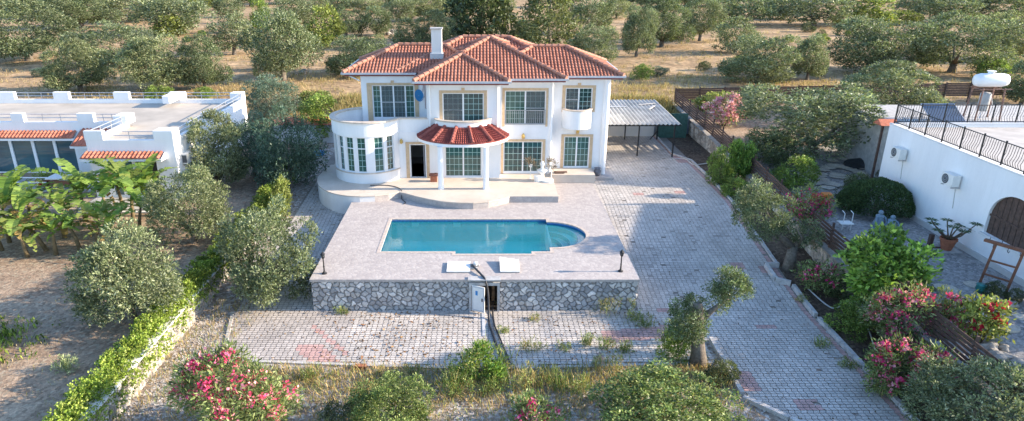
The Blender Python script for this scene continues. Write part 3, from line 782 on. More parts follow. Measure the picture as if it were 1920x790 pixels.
# porch canopy
PCX, PCY = -1.11, 36.63
def ell(a, b, t, z): return (PCX+a*math.cos(t), PCY+b*math.sin(t), z)
def roof_color():
    k = random.uniform(.92, 1.07); q = random.random()
    c = (.36, .155, .108) if q < .7 else ((.385, .175, .125) if q < .9 else (.32, .135, .095))
    return tuple(x*k for x in c)
m = MB(); NA, NR = 66, 8
hips = [rad(-180+180*i/7) for i in range(8)]
for i in range(NA):
    t0 = rad(-180)+math.pi*i/NA; t1 = rad(-180)+math.pi*(i+1)/NA; tm = (t0+t1)/2
    for j in range(NR):
        k = random.uniform(.75, 1.2); m.cur = (.27*k, .075*k, .062*k)
        def pt(t, s, h):
            a = 2.62+(1.58-2.62)*s; b = 2.2+(.93-2.2)*s
            return ell(a, b, t, 2.93+.60*s+h)
        s0, s1 = j/NR, (j+1)/NR
        m.quad(pt(t0, s0, .03), pt(tm, s0, .085), pt(tm, s1, .055), pt(t0, s1, 0))
        m.quad(pt(tm, s0, .085), pt(t1, s0, .03), pt(t1, s1, 0), pt(tm, s1, .055))
        m.quad(pt(t0, s0, -.01), pt(t1, s0, -.01), pt(t1, s0, .03), pt(tm, s0, .085), pt(t0, s0, .03))
can = m.build('porch_roof', M_tile, HOUSE)
M_dr = simple('deep_red_tile', (.29, .085, .068), .8, .25, 5)
for t in hips[1:-1]:
    m = MB()
    for j in range(6):
        s0 = j/6; s1 = (j+1.12)/6
        P_ = lambda s: Vector((*ell(2.62-1.04*s, 2.2-1.27*s, t, 2.93+.60*s+.05)[:2], 2.93+.60*s+.055))
        m.tube([P_(s0), P_(s1)], [.12, .095], 8)
    m.build('porch_ridge_tile', M_dr, can)
m = MB(); n = 48
for i in range(n):
    t0 = -math.pi+math.pi*i/n; t1 = -math.pi+math.pi*(i+1)/n
    for (a, b, z0, z1) in ((2.60, 2.18, 2.76, 2.935),):
        m.quad(ell(a, b, t0, z0), ell(a, b, t1, z0), ell(a, b, t1, z1), ell(a, b, t0, z1))
        m.quad(ell(a, b, t0, z0), ell(a, b, t1, z0), ell(.3, .02, t1, z0), ell(.3, .02, t0, z0))
m.build('porch_slab', M_white, HOUSE)
m = MB(); m2 = MB()
for i in range(n):
    t0 = -math.pi+math.pi*i/n; t1 = -math.pi+math.pi*(i+1)/n
    for a, b in ((1.58, .93), (1.44, .79)): m.quad(ell(a, b, t0, 3.4), ell(a, b, t1, 3.4), ell(a, b, t1, 3.82), ell(a, b, t0, 3.82))
    o = [ell(1.63, .98, t0, 0), ell(1.63, .98, t1, 0), ell(1.40, .75, t1, 0), ell(1.40, .75, t0, 0)]
    for z in (3.822, 3.90): m2.quad(*[(q[0], q[1], z) for q in o])
    m2.quad(*[(o[0][0], o[0][1], 3.822), (o[1][0], o[1][1], 3.822), (o[1][0], o[1][1], 3.90), (o[0][0], o[0][1], 3.90)])
    m2.quad(*[(o[3][0], o[3][1], 3.822), (o[2][0], o[2][1], 3.822), (o[2][0], o[2][1], 3.90), (o[3][0], o[3][1], 3.90)])
    m.quad(ell(1.44, .79, t0, 3.42), ell(1.44, .79, t1, 3.42), (PCX, PCY, 3.42))
m.build('porch_balcony', M_white, HOUSE); m2.build('balcony_cap', M_cap, HOUSE)
for x in (-2.3, .17): MB().lathe([(.17, .352), (.17, .45), (.15, .47), (.15, 2.7), (.18, 2.757)], (x, 34.68, 0), 20).build('column', M_white, HOUSE)

# roof: intersecting hips at one eave height
SL = .425
def hip_roof(mb, x0, x1, y0, y1, z0=6.0):
    hw = min(x1-x0, y1-y0)/2
    for side in range(4):
        if side == 0: o, U, N, W = (x0, y0), (1, 0), (0, 1), x1-x0
        elif side == 1: o, U, N, W = (x1, y0), (0, 1), (-1, 0), y1-y0
        elif side == 2: o, U, N, W = (x1, y1), (-1, 0), (0, -1), x1-x0
        else: o, U, N, W = (x0, y1), (0, -1), (1, 0), y1-y0
        bm = bmesh.new(); cl = bm.verts.layers.float_color.new('Col')
        tw = .195; nt_ = int(round(W/tw)); tw = W/nt_; rows = int(math.ceil(hw/.30)); rh = hw/rows
        for i in range(nt_):
            for j in range(rows):
                ua, ub = i*tw, (i+1)*tw; ta, tb = j*rh, (j+1)*rh
                # keep only tiles touching the trapezoid
                if tb < 0 or (ub < ta) or (W-ua < ta): continue
                c = roof_color()
                prof = [(0, 0), (.22, .0), (.42, .03), (.62, .042), (.82, .03), (1, 0)]
                lo = []; hi = []; st = []
                for q, h in prof:
                    u = ua+q*tw
                    for lst, t, dz in ((lo, ta, .035), (hi, tb, 0.0), (st, ta, 0.0)):
                        p = (o[0]+U[0]*u+N[0]*t, o[1]+U[1]*u+N[1]*t, z0+SL*t+h+dz)
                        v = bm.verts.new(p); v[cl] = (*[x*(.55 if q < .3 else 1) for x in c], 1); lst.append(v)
                for k in range(len(prof)-1):
                    bm.faces.new((lo[k], lo[k+1], hi[k+1], hi[k])); bm.faces.new((st[k], st[k+1], lo[k+1], lo[k]))
        for pu, s in ((0, 1), (W, -1)):
            co = Vector((o[0]+U[0]*pu, o[1]+U[1]*pu, 0)); nn = Vector((N[0]-s*U[0], N[1]-s*U[1], 0))
            bmesh.ops.bisect_plane(bm, geom=bm.verts[:]+bm.edges[:]+bm.faces[:], plane_co=co, plane_no=nn, clear_outer=True)
        for f in bm.faces:
            i0 = len(mb.v)
            for v in f.verts: mb.v.append(tuple(v.co)); mb.c.append(tuple(v[cl])[:3])
            mb.f.append(tuple(range(i0, i0+len(f.verts)))); mb.mi.append(0)
        bm.free()
RECTS = [(-3.75, 1.45, 36.0, 44.0), (-3.735, 4.66, 36.88, 45.6), (-8.17, .6, 39.0, 44.9), (0, 8.03, 37.85, 43.9), (-5.05, 5.4, 39.3, 46.9)]
mb = MB(); caps = MB(); gut = MB(); fas = MB(); sof = MB()
def cap_line(p0, p1):
    p0 = Vector(p0); p1 = Vector(p1); L = (p1-p0).length; n = max(1, int(L/.36))
    for i in range(n):
        a = p0+(p1-p0)*(i/n); b = p0+(p1-p0)*(min(1.0, (i+1.15)/n))
        caps.tube([a+Vector((0, 0, .03)), b+Vector((0, 0, .015))], [.125, .095], 8)
for (x0, x1, y0, y1) in RECTS:
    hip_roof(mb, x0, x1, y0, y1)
    hw = min(x1-x0, y1-y0)/2; zt = 6.0+SL*hw+.05
    if x1-x0 < y1-y0: A = (x0+hw, y0+hw, zt); B = (x0+hw, y1-hw, zt); pr = [((x0, y0), A), ((x1, y0), A), ((x0, y1), B), ((x1, y1), B)]
    else: A = (x0+hw, y0+hw, zt); B = (x1-hw, y0+hw, zt); pr = [((x0, y0), A), ((x0, y1), A), ((x1, y0), B), ((x1, y1), B)]
    for c_, a in pr: cap_line((*c_, 6.06), a)
    if (Vector(A)-Vector(B)).length > .2: cap_line(A, B)
    for (a, b) in (((x0, y0), (x1, y0)), ((x1, y0), (x1, y1)), ((x1, y1), (x0, y1)), ((x0, y1), (x0, y0))):
        d = Vector((b[0]-a[0], b[1]-a[1])).normalized(); n_ = Vector((d.y, -d.x))
        q0 = Vector(a)+n_*.06-d*.06; q1 = Vector(b)+n_*.06+d*.06
        gut.bar((*q0, 5.985), (*q1, 5.985), .13, .10)
        q0 = Vector(a)-n_*.06+d*.06; q1 = Vector(b)-n_*.06-d*.06
        fas.bar((*q0, 5.90), (*q1, 5.90), .05, .13)
    k = RECTS.index((x0, x1, y0, y1))*.004
    sof.box(x0+.1, x1-.1, y0+.1, y1-.1, 5.86+k, 5.88+k)
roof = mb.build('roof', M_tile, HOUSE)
caps.build('ridge_tiles', M_ridge, roof, smooth=False); gut.build('gutter', M_gutter, roof); fas.build('fascia', M_fascia, roof); sof.build('soffit', M_white, roof)
m = MB(); m.box(-3.07, -2.46, 40.55, 41.15, 6.4, 8.36); ch = m.build('chimney', M_white_old, roof)
MB().box(-3.14, -2.39, 40.48, 41.22, 8.362, 8.42).build('chimney_cap', M_concrete, ch)
MB().box(-3.16, -2.37, 40.46, 41.24, 6.55, 6.95).build('flashing', M_gutter, ch)
# satellite dish and wires on the upper left wall
DISH = thing('satellite_dish', 'blue satellite dish fixed beside the upper left window of the villa', 'satellite dish', (-3.75, 39.0, 4.7))
m = MB(); n = 20; ax = Vector((.75, -.6, .28)).normalized(); sx = ax.cross(Vector((0, 0, 1))).normalized(); sy = sx.cross(ax); c0 = Vector((-3.75, 38.75, 4.75))
rings = [[c0+ax*(.3*r*r-.02)+(sx*math.cos(6.2832*k/n)+sy*math.sin(6.2832*k/n))*r*.9 for k in range(n)] for r in (.02, .15, .28, .4)]
for i in range(3):
    for k in range(n): m.quad(rings[i][k], rings[i][(k+1) % n], rings[i+1][(k+1) % n], rings[i+1][k])
m.build('reflector', M_blue, DISH, smooth=True)
MB().tube([c0-sy*.34, c0+ax*.36-sy*.16], .012, 6).tube([c0+ax*.34-sy*.16, c0+ax*.42-sy*.14], .035, 8).build('receiver_arm', M_steel, DISH)
MB().tube([c0-ax*.02, (-3.75, 39.19, 4.6)], .022, 6).build('bracket', M_steel, DISH)
m = MB(); m.tube([(-3.42, 39.17, 5.5), (-3.42, 39.17, 3.9), (-3.2, 39.17, 3.9)], .014, 6); m.tube([(-3.55, 39.17, 4.9), (-3.5, 39.17, 5.3), (-3.3, 39.17, 5.35), (-3.3, 39.17, 5.0)], .012, 6)
m.build('cable', M_fascia, HOUSE)

# ------------------------------------------------------------------ terrace, deck, pool
arc = [(-6.6+3.0*math.cos(R_(a)), 37.2+3.75*math.sin(R_(a))) for a in range(180, 271, 6)]
TP = [(-7.0, 39.6), (-9.35, 39.3)] + arc + [(-5.8, 33.55), (-5.1, 33.8), (-4.55, 34.15), (-4.2, 33.95), (-3.6, 33.5), (-2.9, 33.05), (-2.1, 32.65), (-1.3, 32.45), (-.5, 32.4), (.3, 32.6), (.9, 32.95), (1.43, 33.4), (4.06, 33.4), (4.06, 38.1), (4.0, 39.6)]
struct(MB().prism(TP, .02, .352, bottom=False, side=False).build('terrace', M_terrace))
m = MB()
n = len(TP)
for i in range(n):
    a, b = TP[i], TP[(i+1) % n]
    m.m = 0 if a[0] < -6.5 else 1
    m.quad((*a, -1.3 if a[0] < -6.5 else -.1), (*b, -1.3 if b[0] < -6.5 else -.1), (*b, .35), (*a, .35))
struct(m.build('terrace_edge', [M_white_old, M_deck]))
m = MB()
e = TP[1:-3]
for i in range(len(e)-1):
    a, b = Vector(e[i]), Vector(e[i+1]); d = (b-a).normalized(); nn = Vector((d.y, -d.x))
    m.quad((*(a+nn*.025), .356), (*(b+nn*.025), .356), (*(b-nn*.12), .356), (*(a-nn*.12), .356)); m.quad((*(a+nn*.025), .356), (*(b+nn*.025), .356), (*(b+nn*.025), .30), (*(a+nn*.025), .30))
struct(m.build('terrace_rim', M_terrace))
struct(MB().box(4.062, 6.55, 36.75, 38.19, -.1, .5).build('side_door_step', M_terrace))
struct(MB().box(6.552, 7.75, 37.35, 38.9, -.1, .14).build('corner_plinth', M_deck))
# pool outline
PO = [(-4.6, 26.95), (-1.25, 26.95), (-1.25, 26.7), (2.2, 26.7), (2.2, 26.95), (3.05, 26.95), (3.05, 27.4)]
PO += [(3.2+1.72*math.sin(R_(a)), 29.0-1.6*math.cos(R_(a))) for a in range(8, 179, 9)]
PO += [(3.2, 30.6), (3.2, 30.97), (-4.6, 30.97)]
DK = [(-7.05, 24.2), (6.4, 24.2), (6.42, 36.74), (-6.5, 36.74), (-7.05, 33.4)]
m = MB()
poly = [[Vector((*p, 0)) for p in DK], [Vector((*p, 0)) for p in PO[::-1]]]
flatp = DK + PO[::-1]
for tri in tessellate_polygon(poly): m.quad(*[(*flatp[k], 0) for k in tri])
for i in range(len(DK)):
    a, b = DK[i], DK[(i+1) % len(DK)]
    m.quad((*a, -.10), (*b, -.10), (*b, 0), (*a, 0))
struct(m.build('pool_deck', M_deck))
POOL = thing('swimming_pool', 'turquoise swimming pool with a rounded stepped end in the raised deck', 'swimming pool', (-.7, 29, 0))
def offs(pts, d):
    out = []; n = len(pts)
    for i in range(n):
        a, b, c = Vector(pts[i-1]), Vector(pts[i]), Vector(pts[(i+1) % n])
        u = (b-a).normalized(); v = (c-b).normalized(); n1 = Vector((u.y, -u.x)); n2 = Vector((v.y, -v.x))
        nn = (n1+n2); nn = nn.normalized()/max(.5, math.cos(n1.angle(n2)/2)) if nn.length > 1e-6 else n1
        out.append(b+nn*d)
    return out
oo = offs(PO, .13); ii = offs(PO, -.03)
m = MB()
for i in range(len(PO)):
    j = (i+1) % len(PO)
    m.quad((*ii[i], .012), (*ii[j], .012), (*oo[j], .012), (*oo[i], .012)); m.quad((*ii[i], .012), (*ii[j], .012), (*ii[j], -.05), (*ii[i], -.05))
m.build('coping', simple('coping_stone', (.50, .42, .36), .8, .2, 6), POOL)
m = MB()
for i in range(len(PO)):
    j = (i+1) % len(PO); a, b = PO[i], PO[j]
    m.m = 1; m.quad((*a, -.35), (*b, -.35), (*b, -.003), (*a, -.003))
    m.m = 2; m.quad((*a, -1.2), (*b, -1.2), (*b, -.35), (*a, -.35))
m.m = 0
for tri in tessellate_polygon([[Vector((*p, 0)) for p in PO]]): m.quad(*[(*PO[k], -1.2) for k in tri])
m.build('basin', [M_ptile, M_pband, simple('blue_pool_wall', (.06, .38, .56), .4, .12, 3)], POOL)
m = MB()
for k, s in enumerate((1.0, .78, .57, .36)):
    z = -.20-.22*k; s2 = s-.22
    aa = [(3.2+1.71*s*math.sin(R_(a)), 29.0-1.59*(s*.5+.5)*math.cos(R_(a))) for a in range(0, 181, 9)]
    bb = [(3.2+1.71*s2*math.sin(R_(a)), 29.0-1.59*(s2*.5+.5)*math.cos(R_(a))) for a in range(0, 181, 9)]
    ee = [(p[0]*.86+q[0]*.14, p[1]*.86+q[1]*.14) for p, q in zip(bb, aa)]
    m.m = 0; m.strip([(*p, z) for p in aa], [(*p, z) for p in ee]); m.m = 1; m.strip([(*p, z+.006) for p in ee], [(*p, z+.006) for p in bb]); m.m = 2; m.strip([(*p, z+.006) for p in bb], [(*p, z-.22) for p in bb])
m.build('pool_steps', [simple('pale_pool_step', (.34, .66, .72), .5, .1, 4), simple('step_nosing', (.75, .85, .86), .5, .05, 4), simple('step_riser', (.06, .26, .36), .5, .1, 4)], POOL)
m = MB()
for tri in tessellate_polygon([[Vector((*p, 0)) for p in PO]]): m.quad(*[(*PO[k], -.13) for k in tri])
m.build('water', M_water, POOL)
MB().box(3.12, 3.21, 27.42, 30.6, -1.19, -.16).build('divider', simple('pale_divider', (.66, .80, .82), .5, .05, 4), POOL)
m = MB()
for x in (-3.4, -1.3, .9, 2.4): m.box(x-.18, x+.18, 30.93, 30.965, -.42, -.2)
for x in (-2.8, 1.9): m.box(x-.16, x+.16, 29.2, 29.45, -1.197, -1.17)
m.box(-.7, -.1, 28.1, 28.5, -1.197, -1.17)
m.build('pale_rectangle', simple('pale_aqua', (.45, .72, .76), .5, .05, 4), POOL)  # pale rectangles on the far wall and floor of the basin

# stone retaining wall of the deck with the pump room hatch
SW = thing('stone_wall', 'grey rubble stone retaining wall along the front of the pool deck', 'wall', (0, 24.2, -1.45))
def rubble(name, x0, x1, z0, z1, P, parent, cell=.33, res=.028, pal=None, seed=3):
    r = np.random.default_rng(seed)
    nx = int((x1-x0)/cell)+2; nz = int((z1-z0)/(cell*.82))+2
    pts = np.array([[(i+(.5 if j % 2 else 0)+r.uniform(-.38, .38))*cell+x0-cell*.5, (j+r.uniform(-.36, .36))*cell*.82+z0-cell*.3] for i in range(nx+1) for j in range(nz+1)])
    base = np.array(pal if pal else [(.30, .29, .285), (.38, .36, .345), (.24, .24, .245), (.43, .41, .39), (.34, .32, .30)])
    pc = base[r.integers(0, len(base), len(pts))]*r.uniform(.7, 1.25, (len(pts), 1))
    xs = np.arange(x0, x1+res*.5, res); zs = np.linspace(z0, z1, int((z1-z0)/res)+1)
    X, Z = np.meshgrid(xs, zs); Q = np.stack([X.ravel(), Z.ravel()], 1)
    H = np.zeros(len(Q)); col = np.zeros((len(Q), 3))
    for s in range(0, len(Q), 4000):
        q = Q[s:s+4000]; q = q + .035*np.stack([np.sin(q[:, 1]*17+q[:, 0]*6), np.sin(q[:, 0]*15+q[:, 1]*9)], 1); d = np.linalg.norm(q[:, None, :]-pts[None], axis=2)
        o = np.argpartition(d, 2, axis=1)[:, :2]; dd = np.take_along_axis(d, o, 1); sw = dd[:, 0] > dd[:, 1]
        i0 = np.where(sw, o[:, 1], o[:, 0]); i1 = np.where(sw, o[:, 0], o[:, 1]); e = np.abs(dd[:, 0]-dd[:, 1])
        m = np.clip((e-.012)/.045, 0, 1); H[s:s+4000] = .055*m**.6 + .012*r.random(len(q))
        col[s:s+4000] = pc[i0]*m[:, None] + np.array([.15, .14, .13])*(1-m[:, None])
    V = np.array([P(a[0], a[1], h) for a, h in zip(Q, H)])
    W_ = len(xs); Hn = len(zs)
    fs = [(j*W_+i, j*W_+i+1, (j+1)*W_+i+1, (j+1)*W_+i) for j in range(Hn-1) for i in range(W_-1)]
    off = np.array(rootloc(parent)) if parent is not None else 0
    me = bpy.data.meshes.new(name); me.from_pydata((V-off).tolist(), [], fs)
    at_ = me.color_attributes.new('Col', 'FLOAT_COLOR', 'POINT'); rg = np.ones((len(V), 4), dtype=np.float32); rg[:, :3] = col; at_.data.foreach_set('color', rg.ravel())
    me.update(); return meshobj(name, me, M_stonew, parent)
PW = lambda u, v, h: (u, 24.28-h, v)
rubble('stone_face', -7.0, -.56, -1.47, -.104, PW, SW, cell=.26, seed=3)
rubble('stone_face', .70, 6.36, -1.47, -.104, PW, SW, cell=.26, seed=4)
rubble('stone_face', 24.3, 36.5, -1.6, -.104, lambda u, v, h: (-6.98-h, u, v), SW, res=.06, seed=5)
rubble('stone_face', 24.3, 36.5, -1.6, -.104, lambda u, v, h: (6.33+h, u, v), SW, res=.06, seed=6)
MB().box(-.56, -.46, 24.12, 24.5, -1.46, -.11).box(.60, .70, 24.12, 24.5, -1.46, -.11).box(-.459, .599, 24.12, 24.5, -.24, -.11).box(-.6, .74, 24.06, 24.42, .004, .05).build('hatch_frame', M_concrete, SW)
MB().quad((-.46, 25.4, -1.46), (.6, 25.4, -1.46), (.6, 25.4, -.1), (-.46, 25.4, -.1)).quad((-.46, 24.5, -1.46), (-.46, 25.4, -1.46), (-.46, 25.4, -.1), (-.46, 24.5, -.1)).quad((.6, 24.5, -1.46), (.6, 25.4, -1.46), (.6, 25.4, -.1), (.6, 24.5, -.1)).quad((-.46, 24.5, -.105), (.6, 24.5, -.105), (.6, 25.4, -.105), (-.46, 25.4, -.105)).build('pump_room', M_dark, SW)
MB().box(-.459, .599, 24.3, 24.36, -1.3, -1.26).box(.38, .5, 24.6, 24.72, -1.2, -.4).build('pump_fitting', M_stem, SW)
def PD(u, v, z):   # door leaf hinged at x=-.44, swung outward
    a = R_(-24); return (-.44+u*math.cos(a)+v*math.sin(a)*-1, 24.10+u*math.sin(a)+v*math.cos(a), z)
D_ = MB().box(0, .56, 0, .035, -1.36, -.20, P=PD).build('hatch_door', M_lid, SW)
MB().box(.03, .53, -.012, 0, -1.32, -1.29, P=PD).box(.03, .53, -.012, 0, -.27, -.24, P=PD).box(.03, .05, -.012, 0, -1.289, -.271, P=PD).box(.51, .53, -.012, 0, -1.289, -.271, P=PD).build('door_rim', M_gutter, D_)
MB().box(.16, .26, -.008, -.001, -.62, -.42, P=PD).build('door_sticker', M_blue, D_)
MB().box(.44, .48, -.035, -.001, -.85, -.72, P=PD).build('handle', M_blk, D_)

# deck lamps
def deck_lamp(label, x, y):
    t = thing('deck_lamp', label, 'lamp', (x, y, 0), group='black post lamps on the deck corners')
    MB().lathe([(.11, 0), (.11, .03), (.06, .07), (.035, .12), (.03, .3), (.045, .33), (.028, .36), (.025, .66), (.04, .69), (.06, .71)], (x, y, 0), 10).build('post', M_blk, t)
    h = MB().lathe([(.06, .71), (.085, .80), (.085, .86), (.11, .88), (.04, .95), (.015, 1.0)], (x, y, 0), 8).build('lantern', M_blk, t)
    MB().lathe([(.062, .735), (.088, .80), (.088, .85)], (x, y, 0), 6, cap=False).build('lantern_glass', M_screen, h)
deck_lamp('black post lamp on the left front corner of the pool deck', -6.56, 24.75)
deck_lamp('black post lamp on the right front corner of the pool deck', 5.76, 24.97)
# hatch lids on the deck
def lid(label, P):
    t = thing('hatch_lid', label, 'hatch lid', P(0, 0, 0), group='white hatch lids in front of the pool')
    MB().box(0, 1, 0, 1, .055, .075, P=P).build('panel', M_lid, t)
    MB().box(.02, .98, .02, .05, 0.003, .054, P=P).box(.02, .98, .95, .98, .003, .054, P=P).box(.02, .05, .051, .949, .003, .054, P=P).box(.95, .98, .051, .949, .003, .054, P=P).build('rim', M_concrete, t)
lid('white hatch lid lying almost flat on the deck, left of the pump fittings', lambda u, v, w_: (-1.5+u*.98, 24.8+v*1.0, .004+w_+.0))
lid('white hatch lid tilted up on one edge, right of the pump fittings', lambda u, v, w_: (.73+u*.82, 24.8+v*1.15, .004+w_+.13*(1-u)*v))
t = thing('pump_fitting', 'small pale pump valves lying between the hatch lids on the deck', 'pump', (-.35, 25.3, 0))
MB().tube([(-.55, 25.5, .06), (-.15, 25.45, .06)], .05, 8).tube([(-.5, 25.15, .05), (-.2, 25.2, .05)], .05, 8).build('valve_body', M_concrete, t)
MB().lathe([(.06, .05), (.09, .12), (.09, .2), (.03, .22)], (-.3, 25.42, 0), 10).build('valve_cap', M_lid, t)
def hose(label, pts, r, mat, name='hose', cat='hose'):
    # Catmull-Rom through the points
    P = [Vector(p) for p in pts]; P = [P[0]]+P+[P[-1]]; out = []
    for i in range(1, len(P)-2):
        for k in range(8):
            s = k/8; a, b, c, d = P[i-1:i+3]
            out.append(.5*((2*b)+(c-a)*s+(2*a-5*b+4*c-d)*s*s+(3*b-a-3*c+d)*s**3))
    out.append(P[-2])
    return tag(MB().tube(out, r, 8).build(name, mat, smooth=True), label, cat)
hose('left one of two black pipes, running from the deck valves past the hatch', [(-.45, 25.35, .12), (-.25, 24.9, .10), (-.05, 24.5, .07), (.1, 24.12, .03), (.22, 23.95, -.5), (.25, 23.5, -1.38), (.3, 22.8, -1.38), (.55, 21.4, -1.38), (.82, 20.2, -1.36)], .045, M_hose)
hose('black pipe leaving the hatch floor, right one of two on the paving', [(.42, 24.4, -1.3), (.42, 23.8, -1.38), (.48, 22.9, -1.38), (.62, 22.2, -1.38), (.85, 21.0, -1.38), (.98, 20.3, -1.36)], .035, M_hose)
hose('grey pipe running across the gravel at the bottom edge', [(.86, 20.0, -1.38), (.98, 18.6, -1.4), (1.07, 17.3, -1.4), (1.15, 15.8, -1.4)], .04, M_hosew)
tag(MB().bar((.02, 24.0, -1.42), (.06, 22.2, -1.42), .13, .03).build('drain_board', M_gutter), 'flat grey board lying on the paving below the hatch', 'board')
hose('dark garden hose trailing over the terrace step near the bay', [(-6.3, 35.2, .38), (-5.4, 35.2, .38), (-4.8, 34.9, .38), (-4.45, 34.3, .37), (-4.4, 33.9, .04), (-4.15, 33.4, .03), (-4.2, 33.1, .03)], .022, M_hose)
hose('pale irrigation pipe looping in the soil below the citrus tree', [at(1515, 545)+Vector((0, 0, .08)), at(1560, 580)+Vector((0, 0, .05)), at(1590, 578)+Vector((0, 0, .3)), at(1620, 610)+Vector((0, 0, .2)), at(1650, 690)+Vector((0, 0, .06))], .03, M_hosew)
hose('pale hose lying at the driveway bend beside the carport', [at(1262, 300)+Vector((0, 0, .05)), at(1285, 300)+Vector((0, 0, .05)), at(1300, 310)+Vector((0, 0, .05)), at(1328, 309)+Vector((0, 0, .1))], .03, M_hosew)

# small things on the terrace
t = thing('garden_ornament', 'white plaster fountain urn with two dry potted plants beside the terrace doors', 'ornament', (3.35, 36.2, .35))
MB().lathe([(.28, .0), (.28, .08), (.12, .14), (.1, .38), (.24, .52), (.3, .62), (.22, .66), (.1, .68), (.08, .85), (.14, .95), (.1, 1.08), (.02, 1.15)], (3.4, 36.2, .352), 14).build('urn', M_lid, t, smooth=True)
MB().lathe([(.34, 0), (.36, .1), (.3, .12)], (3.7, 36.0, .352), 14).lathe([(.2, 0), (.24, .3), (.2, .34)], (3.15, 36.05, .352), 12).build('basin', M_lid, t)
for x, y in ((2.75, 36.4), (3.95, 36.35)):
    pm = MB().lathe([(.05, 0), (.1, .03), (.03, .06), (.025, .7), (.09, .75), (.12, .88)], (x, y, .352), 10).build('stand', M_lid, t)
    V, col = leaves([(x, y, 1.33, .16), (x+.08, y, 1.25, .12)], 260, .12, .04, [(.10, .075, .055), (.16, .12, .09), (.06, .045, .035), (.2, .17, .12)], rng)
    np_quads('dry_plant', V, col, M_leaf, pm)
tag(MB().box(4.2, 4.75, 36.95, 37.4, .502, .54).box(4.3, 4.95, 37.05, 37.3, .541, .575).build('door_mats', simple('brown_mat', (.16, .10, .075), .9, .3, 9)), 'pile of brown door mats on the side door step', 'mat')
t = thing('stone_pot', 'dark blue grey urn standing by the villa corner pilaster', 'pot', (6.85, 37.75, .14))
MB().lathe([(.12, 0), (.2, .12), (.22, .3), (.16, .42), (.2, .48), (.17, .5)], (6.85, 37.75, .142), 14).build('body', simple('slate_pot', (.12, .13, .16), .7, .2, 6), t, smooth=True)
tag(MB().lathe([(.17, 0), (.15, .05), (.19, .07), (.19, .1), (.16, .12)], (6.85, 37.75, .62), 14).build('pot_lid', M_gutter), 'grey lid on the urn at the villa corner', 'lid') if False else None
t = thing('planter', 'small red brown clay planter beside the open door, behind the left porch column', 'planter', (-2.75, 36.0, .35))
MB().box(-2.98, -2.6, 35.85, 36.2, .353, .72).build('pot', M_terr, t)
MB().box(-3.05, -2.55, 35.8, 36.25, .721, .77).tube([(-3.0, 36.0, .8), (-2.6, 36.0, .84)], .03, 6).build('rim', simple('dark_clay', (.12, .05, .04), .8, .3, 8), t)
t = thing('pump_machine', 'small blue machine left on the shady path beside the bay', 'machine', at(598, 293))
p = at(598, 293)
MB().box(p.x-.3, p.x+.35, p.y-.2, p.y+.2, p.z+.08, p.z+.35).tube([(p.x-.1, p.y, p.z+.35), (p.x-.1, p.y, p.z+.55)], .1, 10).build('motor', M_blue, t)
MB().tube([(p.x-.35, p.y-.25, p.z+.12), (p.x-.35, p.y+.25, p.z+.12)], .12, 10).tube([(p.x-.25, p.y, p.z+.3), (p.x-.55, p.y, p.z+.9)], .02, 6).build('wheel_and_handle', M_blk, t)

# ------------------------------------------------------------------ kerbs
def kerb(name, label, pts, w_, h, mat=M_kerb, seg=.9):
    m = MB()
    for a, b in zip(pts[:-1], pts[1:]):
        a = Vector(a); b = Vector(b); L = (b-a).length; n = max(1, int(L/seg))
        for i in range(n):
            p = a+(b-a)*(i/n); q = a+(b-a)*((i+.97)/n)
            j = random.uniform(-.015, .015)
            m.bar((p.x+j, p.y, g(p.x, p.y)+h/2-.02), (q.x+j, q.y, g(q.x, q.y)+h/2-.02), w_, h)
    return struct(m.build(name, mat))
kerb('kerb', '', [(13.58, 17, 0), (13.58, 23.5, 0)], .15, .17); kerb('kerb', '', [(13.58, 23.7, 0), (13.58, 25.9, 0)], .15, .2)
kerb('kerb', '', [(13.58, 27.6, 0), (13.6, 41.5, 0), (12.8, 43.0, 0), (12.85, 48, 0)], .13, .12)
kerb('kerb', '', [(13.55, 27.5, 0), (12.95, 27.45, 0), (12.95, 26.3, 0), (13.5, 26.0, 0)], .16, .25)
kerb('kerb', '', [(8.72, 21.9, 0), (8.62, 18.4, 0)], .15, .2); kerb('kerb', '', [(8.62, 18.3, 0), (9.7, 17.2, 0), (11.2, 15.6, 0)], .16, .16)
kerb('kerb', '', [(-9.4, 20.55, 0), (-4, 20.2, 0), (0, 20.0, 0), (5, 20.2, 0), (8.4, 20.4, 0)], .14, .08)
kerb('kerb', '', [(-10.3, 24, 0), (-9.45, 20.6, 0)], .12, .09)

# ------------------------------------------------------------------ hedge wall at the left
HW = thing('hedge_wall', 'low whitewashed stone wall under the ivy hedge at the left of the yard', 'wall', (-11.75, 22, -1.4))
rubble('stone_face', 13, 47, -1.7, -.45, lambda u, v, h: (-11.62+h*1.3, u, v + .0 + max(0, (u-30))*.045), HW, cell=.2, res=.06, pal=[(.26, .235, .205), (.31, .285, .25), (.21, .19, .17), (.34, .315, .28)], seed=9)
MB().box(-11.95, -11.50, 13, 47, -.449, -.40).build('wall_top', M_white_old, HW)
HG = thing('ivy_hedge', 'long yellow green ivy hedge running along the left boundary wall', 'hedge', (-12.2, 24, -.9))
hr = np.random.default_rng(21); lob = []
for y in np.arange(13, 41, .28):
    for k in range(4): lob.append((-11.98+hr.uniform(-.36, .34), y+hr.uniform(-.2, .2), -.40+hr.uniform(-.25, .22)+max(0, y-30)*.04, hr.uniform(.24, .36)))
    if hr.random() < .8: lob.append((-11.6+hr.uniform(-.1, .16), y, -.72+hr.uniform(-.3, .2)+max(0, y-30)*.04, hr.uniform(.15, .26)))
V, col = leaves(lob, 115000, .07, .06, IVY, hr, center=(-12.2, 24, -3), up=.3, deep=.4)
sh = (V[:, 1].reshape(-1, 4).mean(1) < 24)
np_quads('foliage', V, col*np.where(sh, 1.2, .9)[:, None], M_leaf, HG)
m = MB()
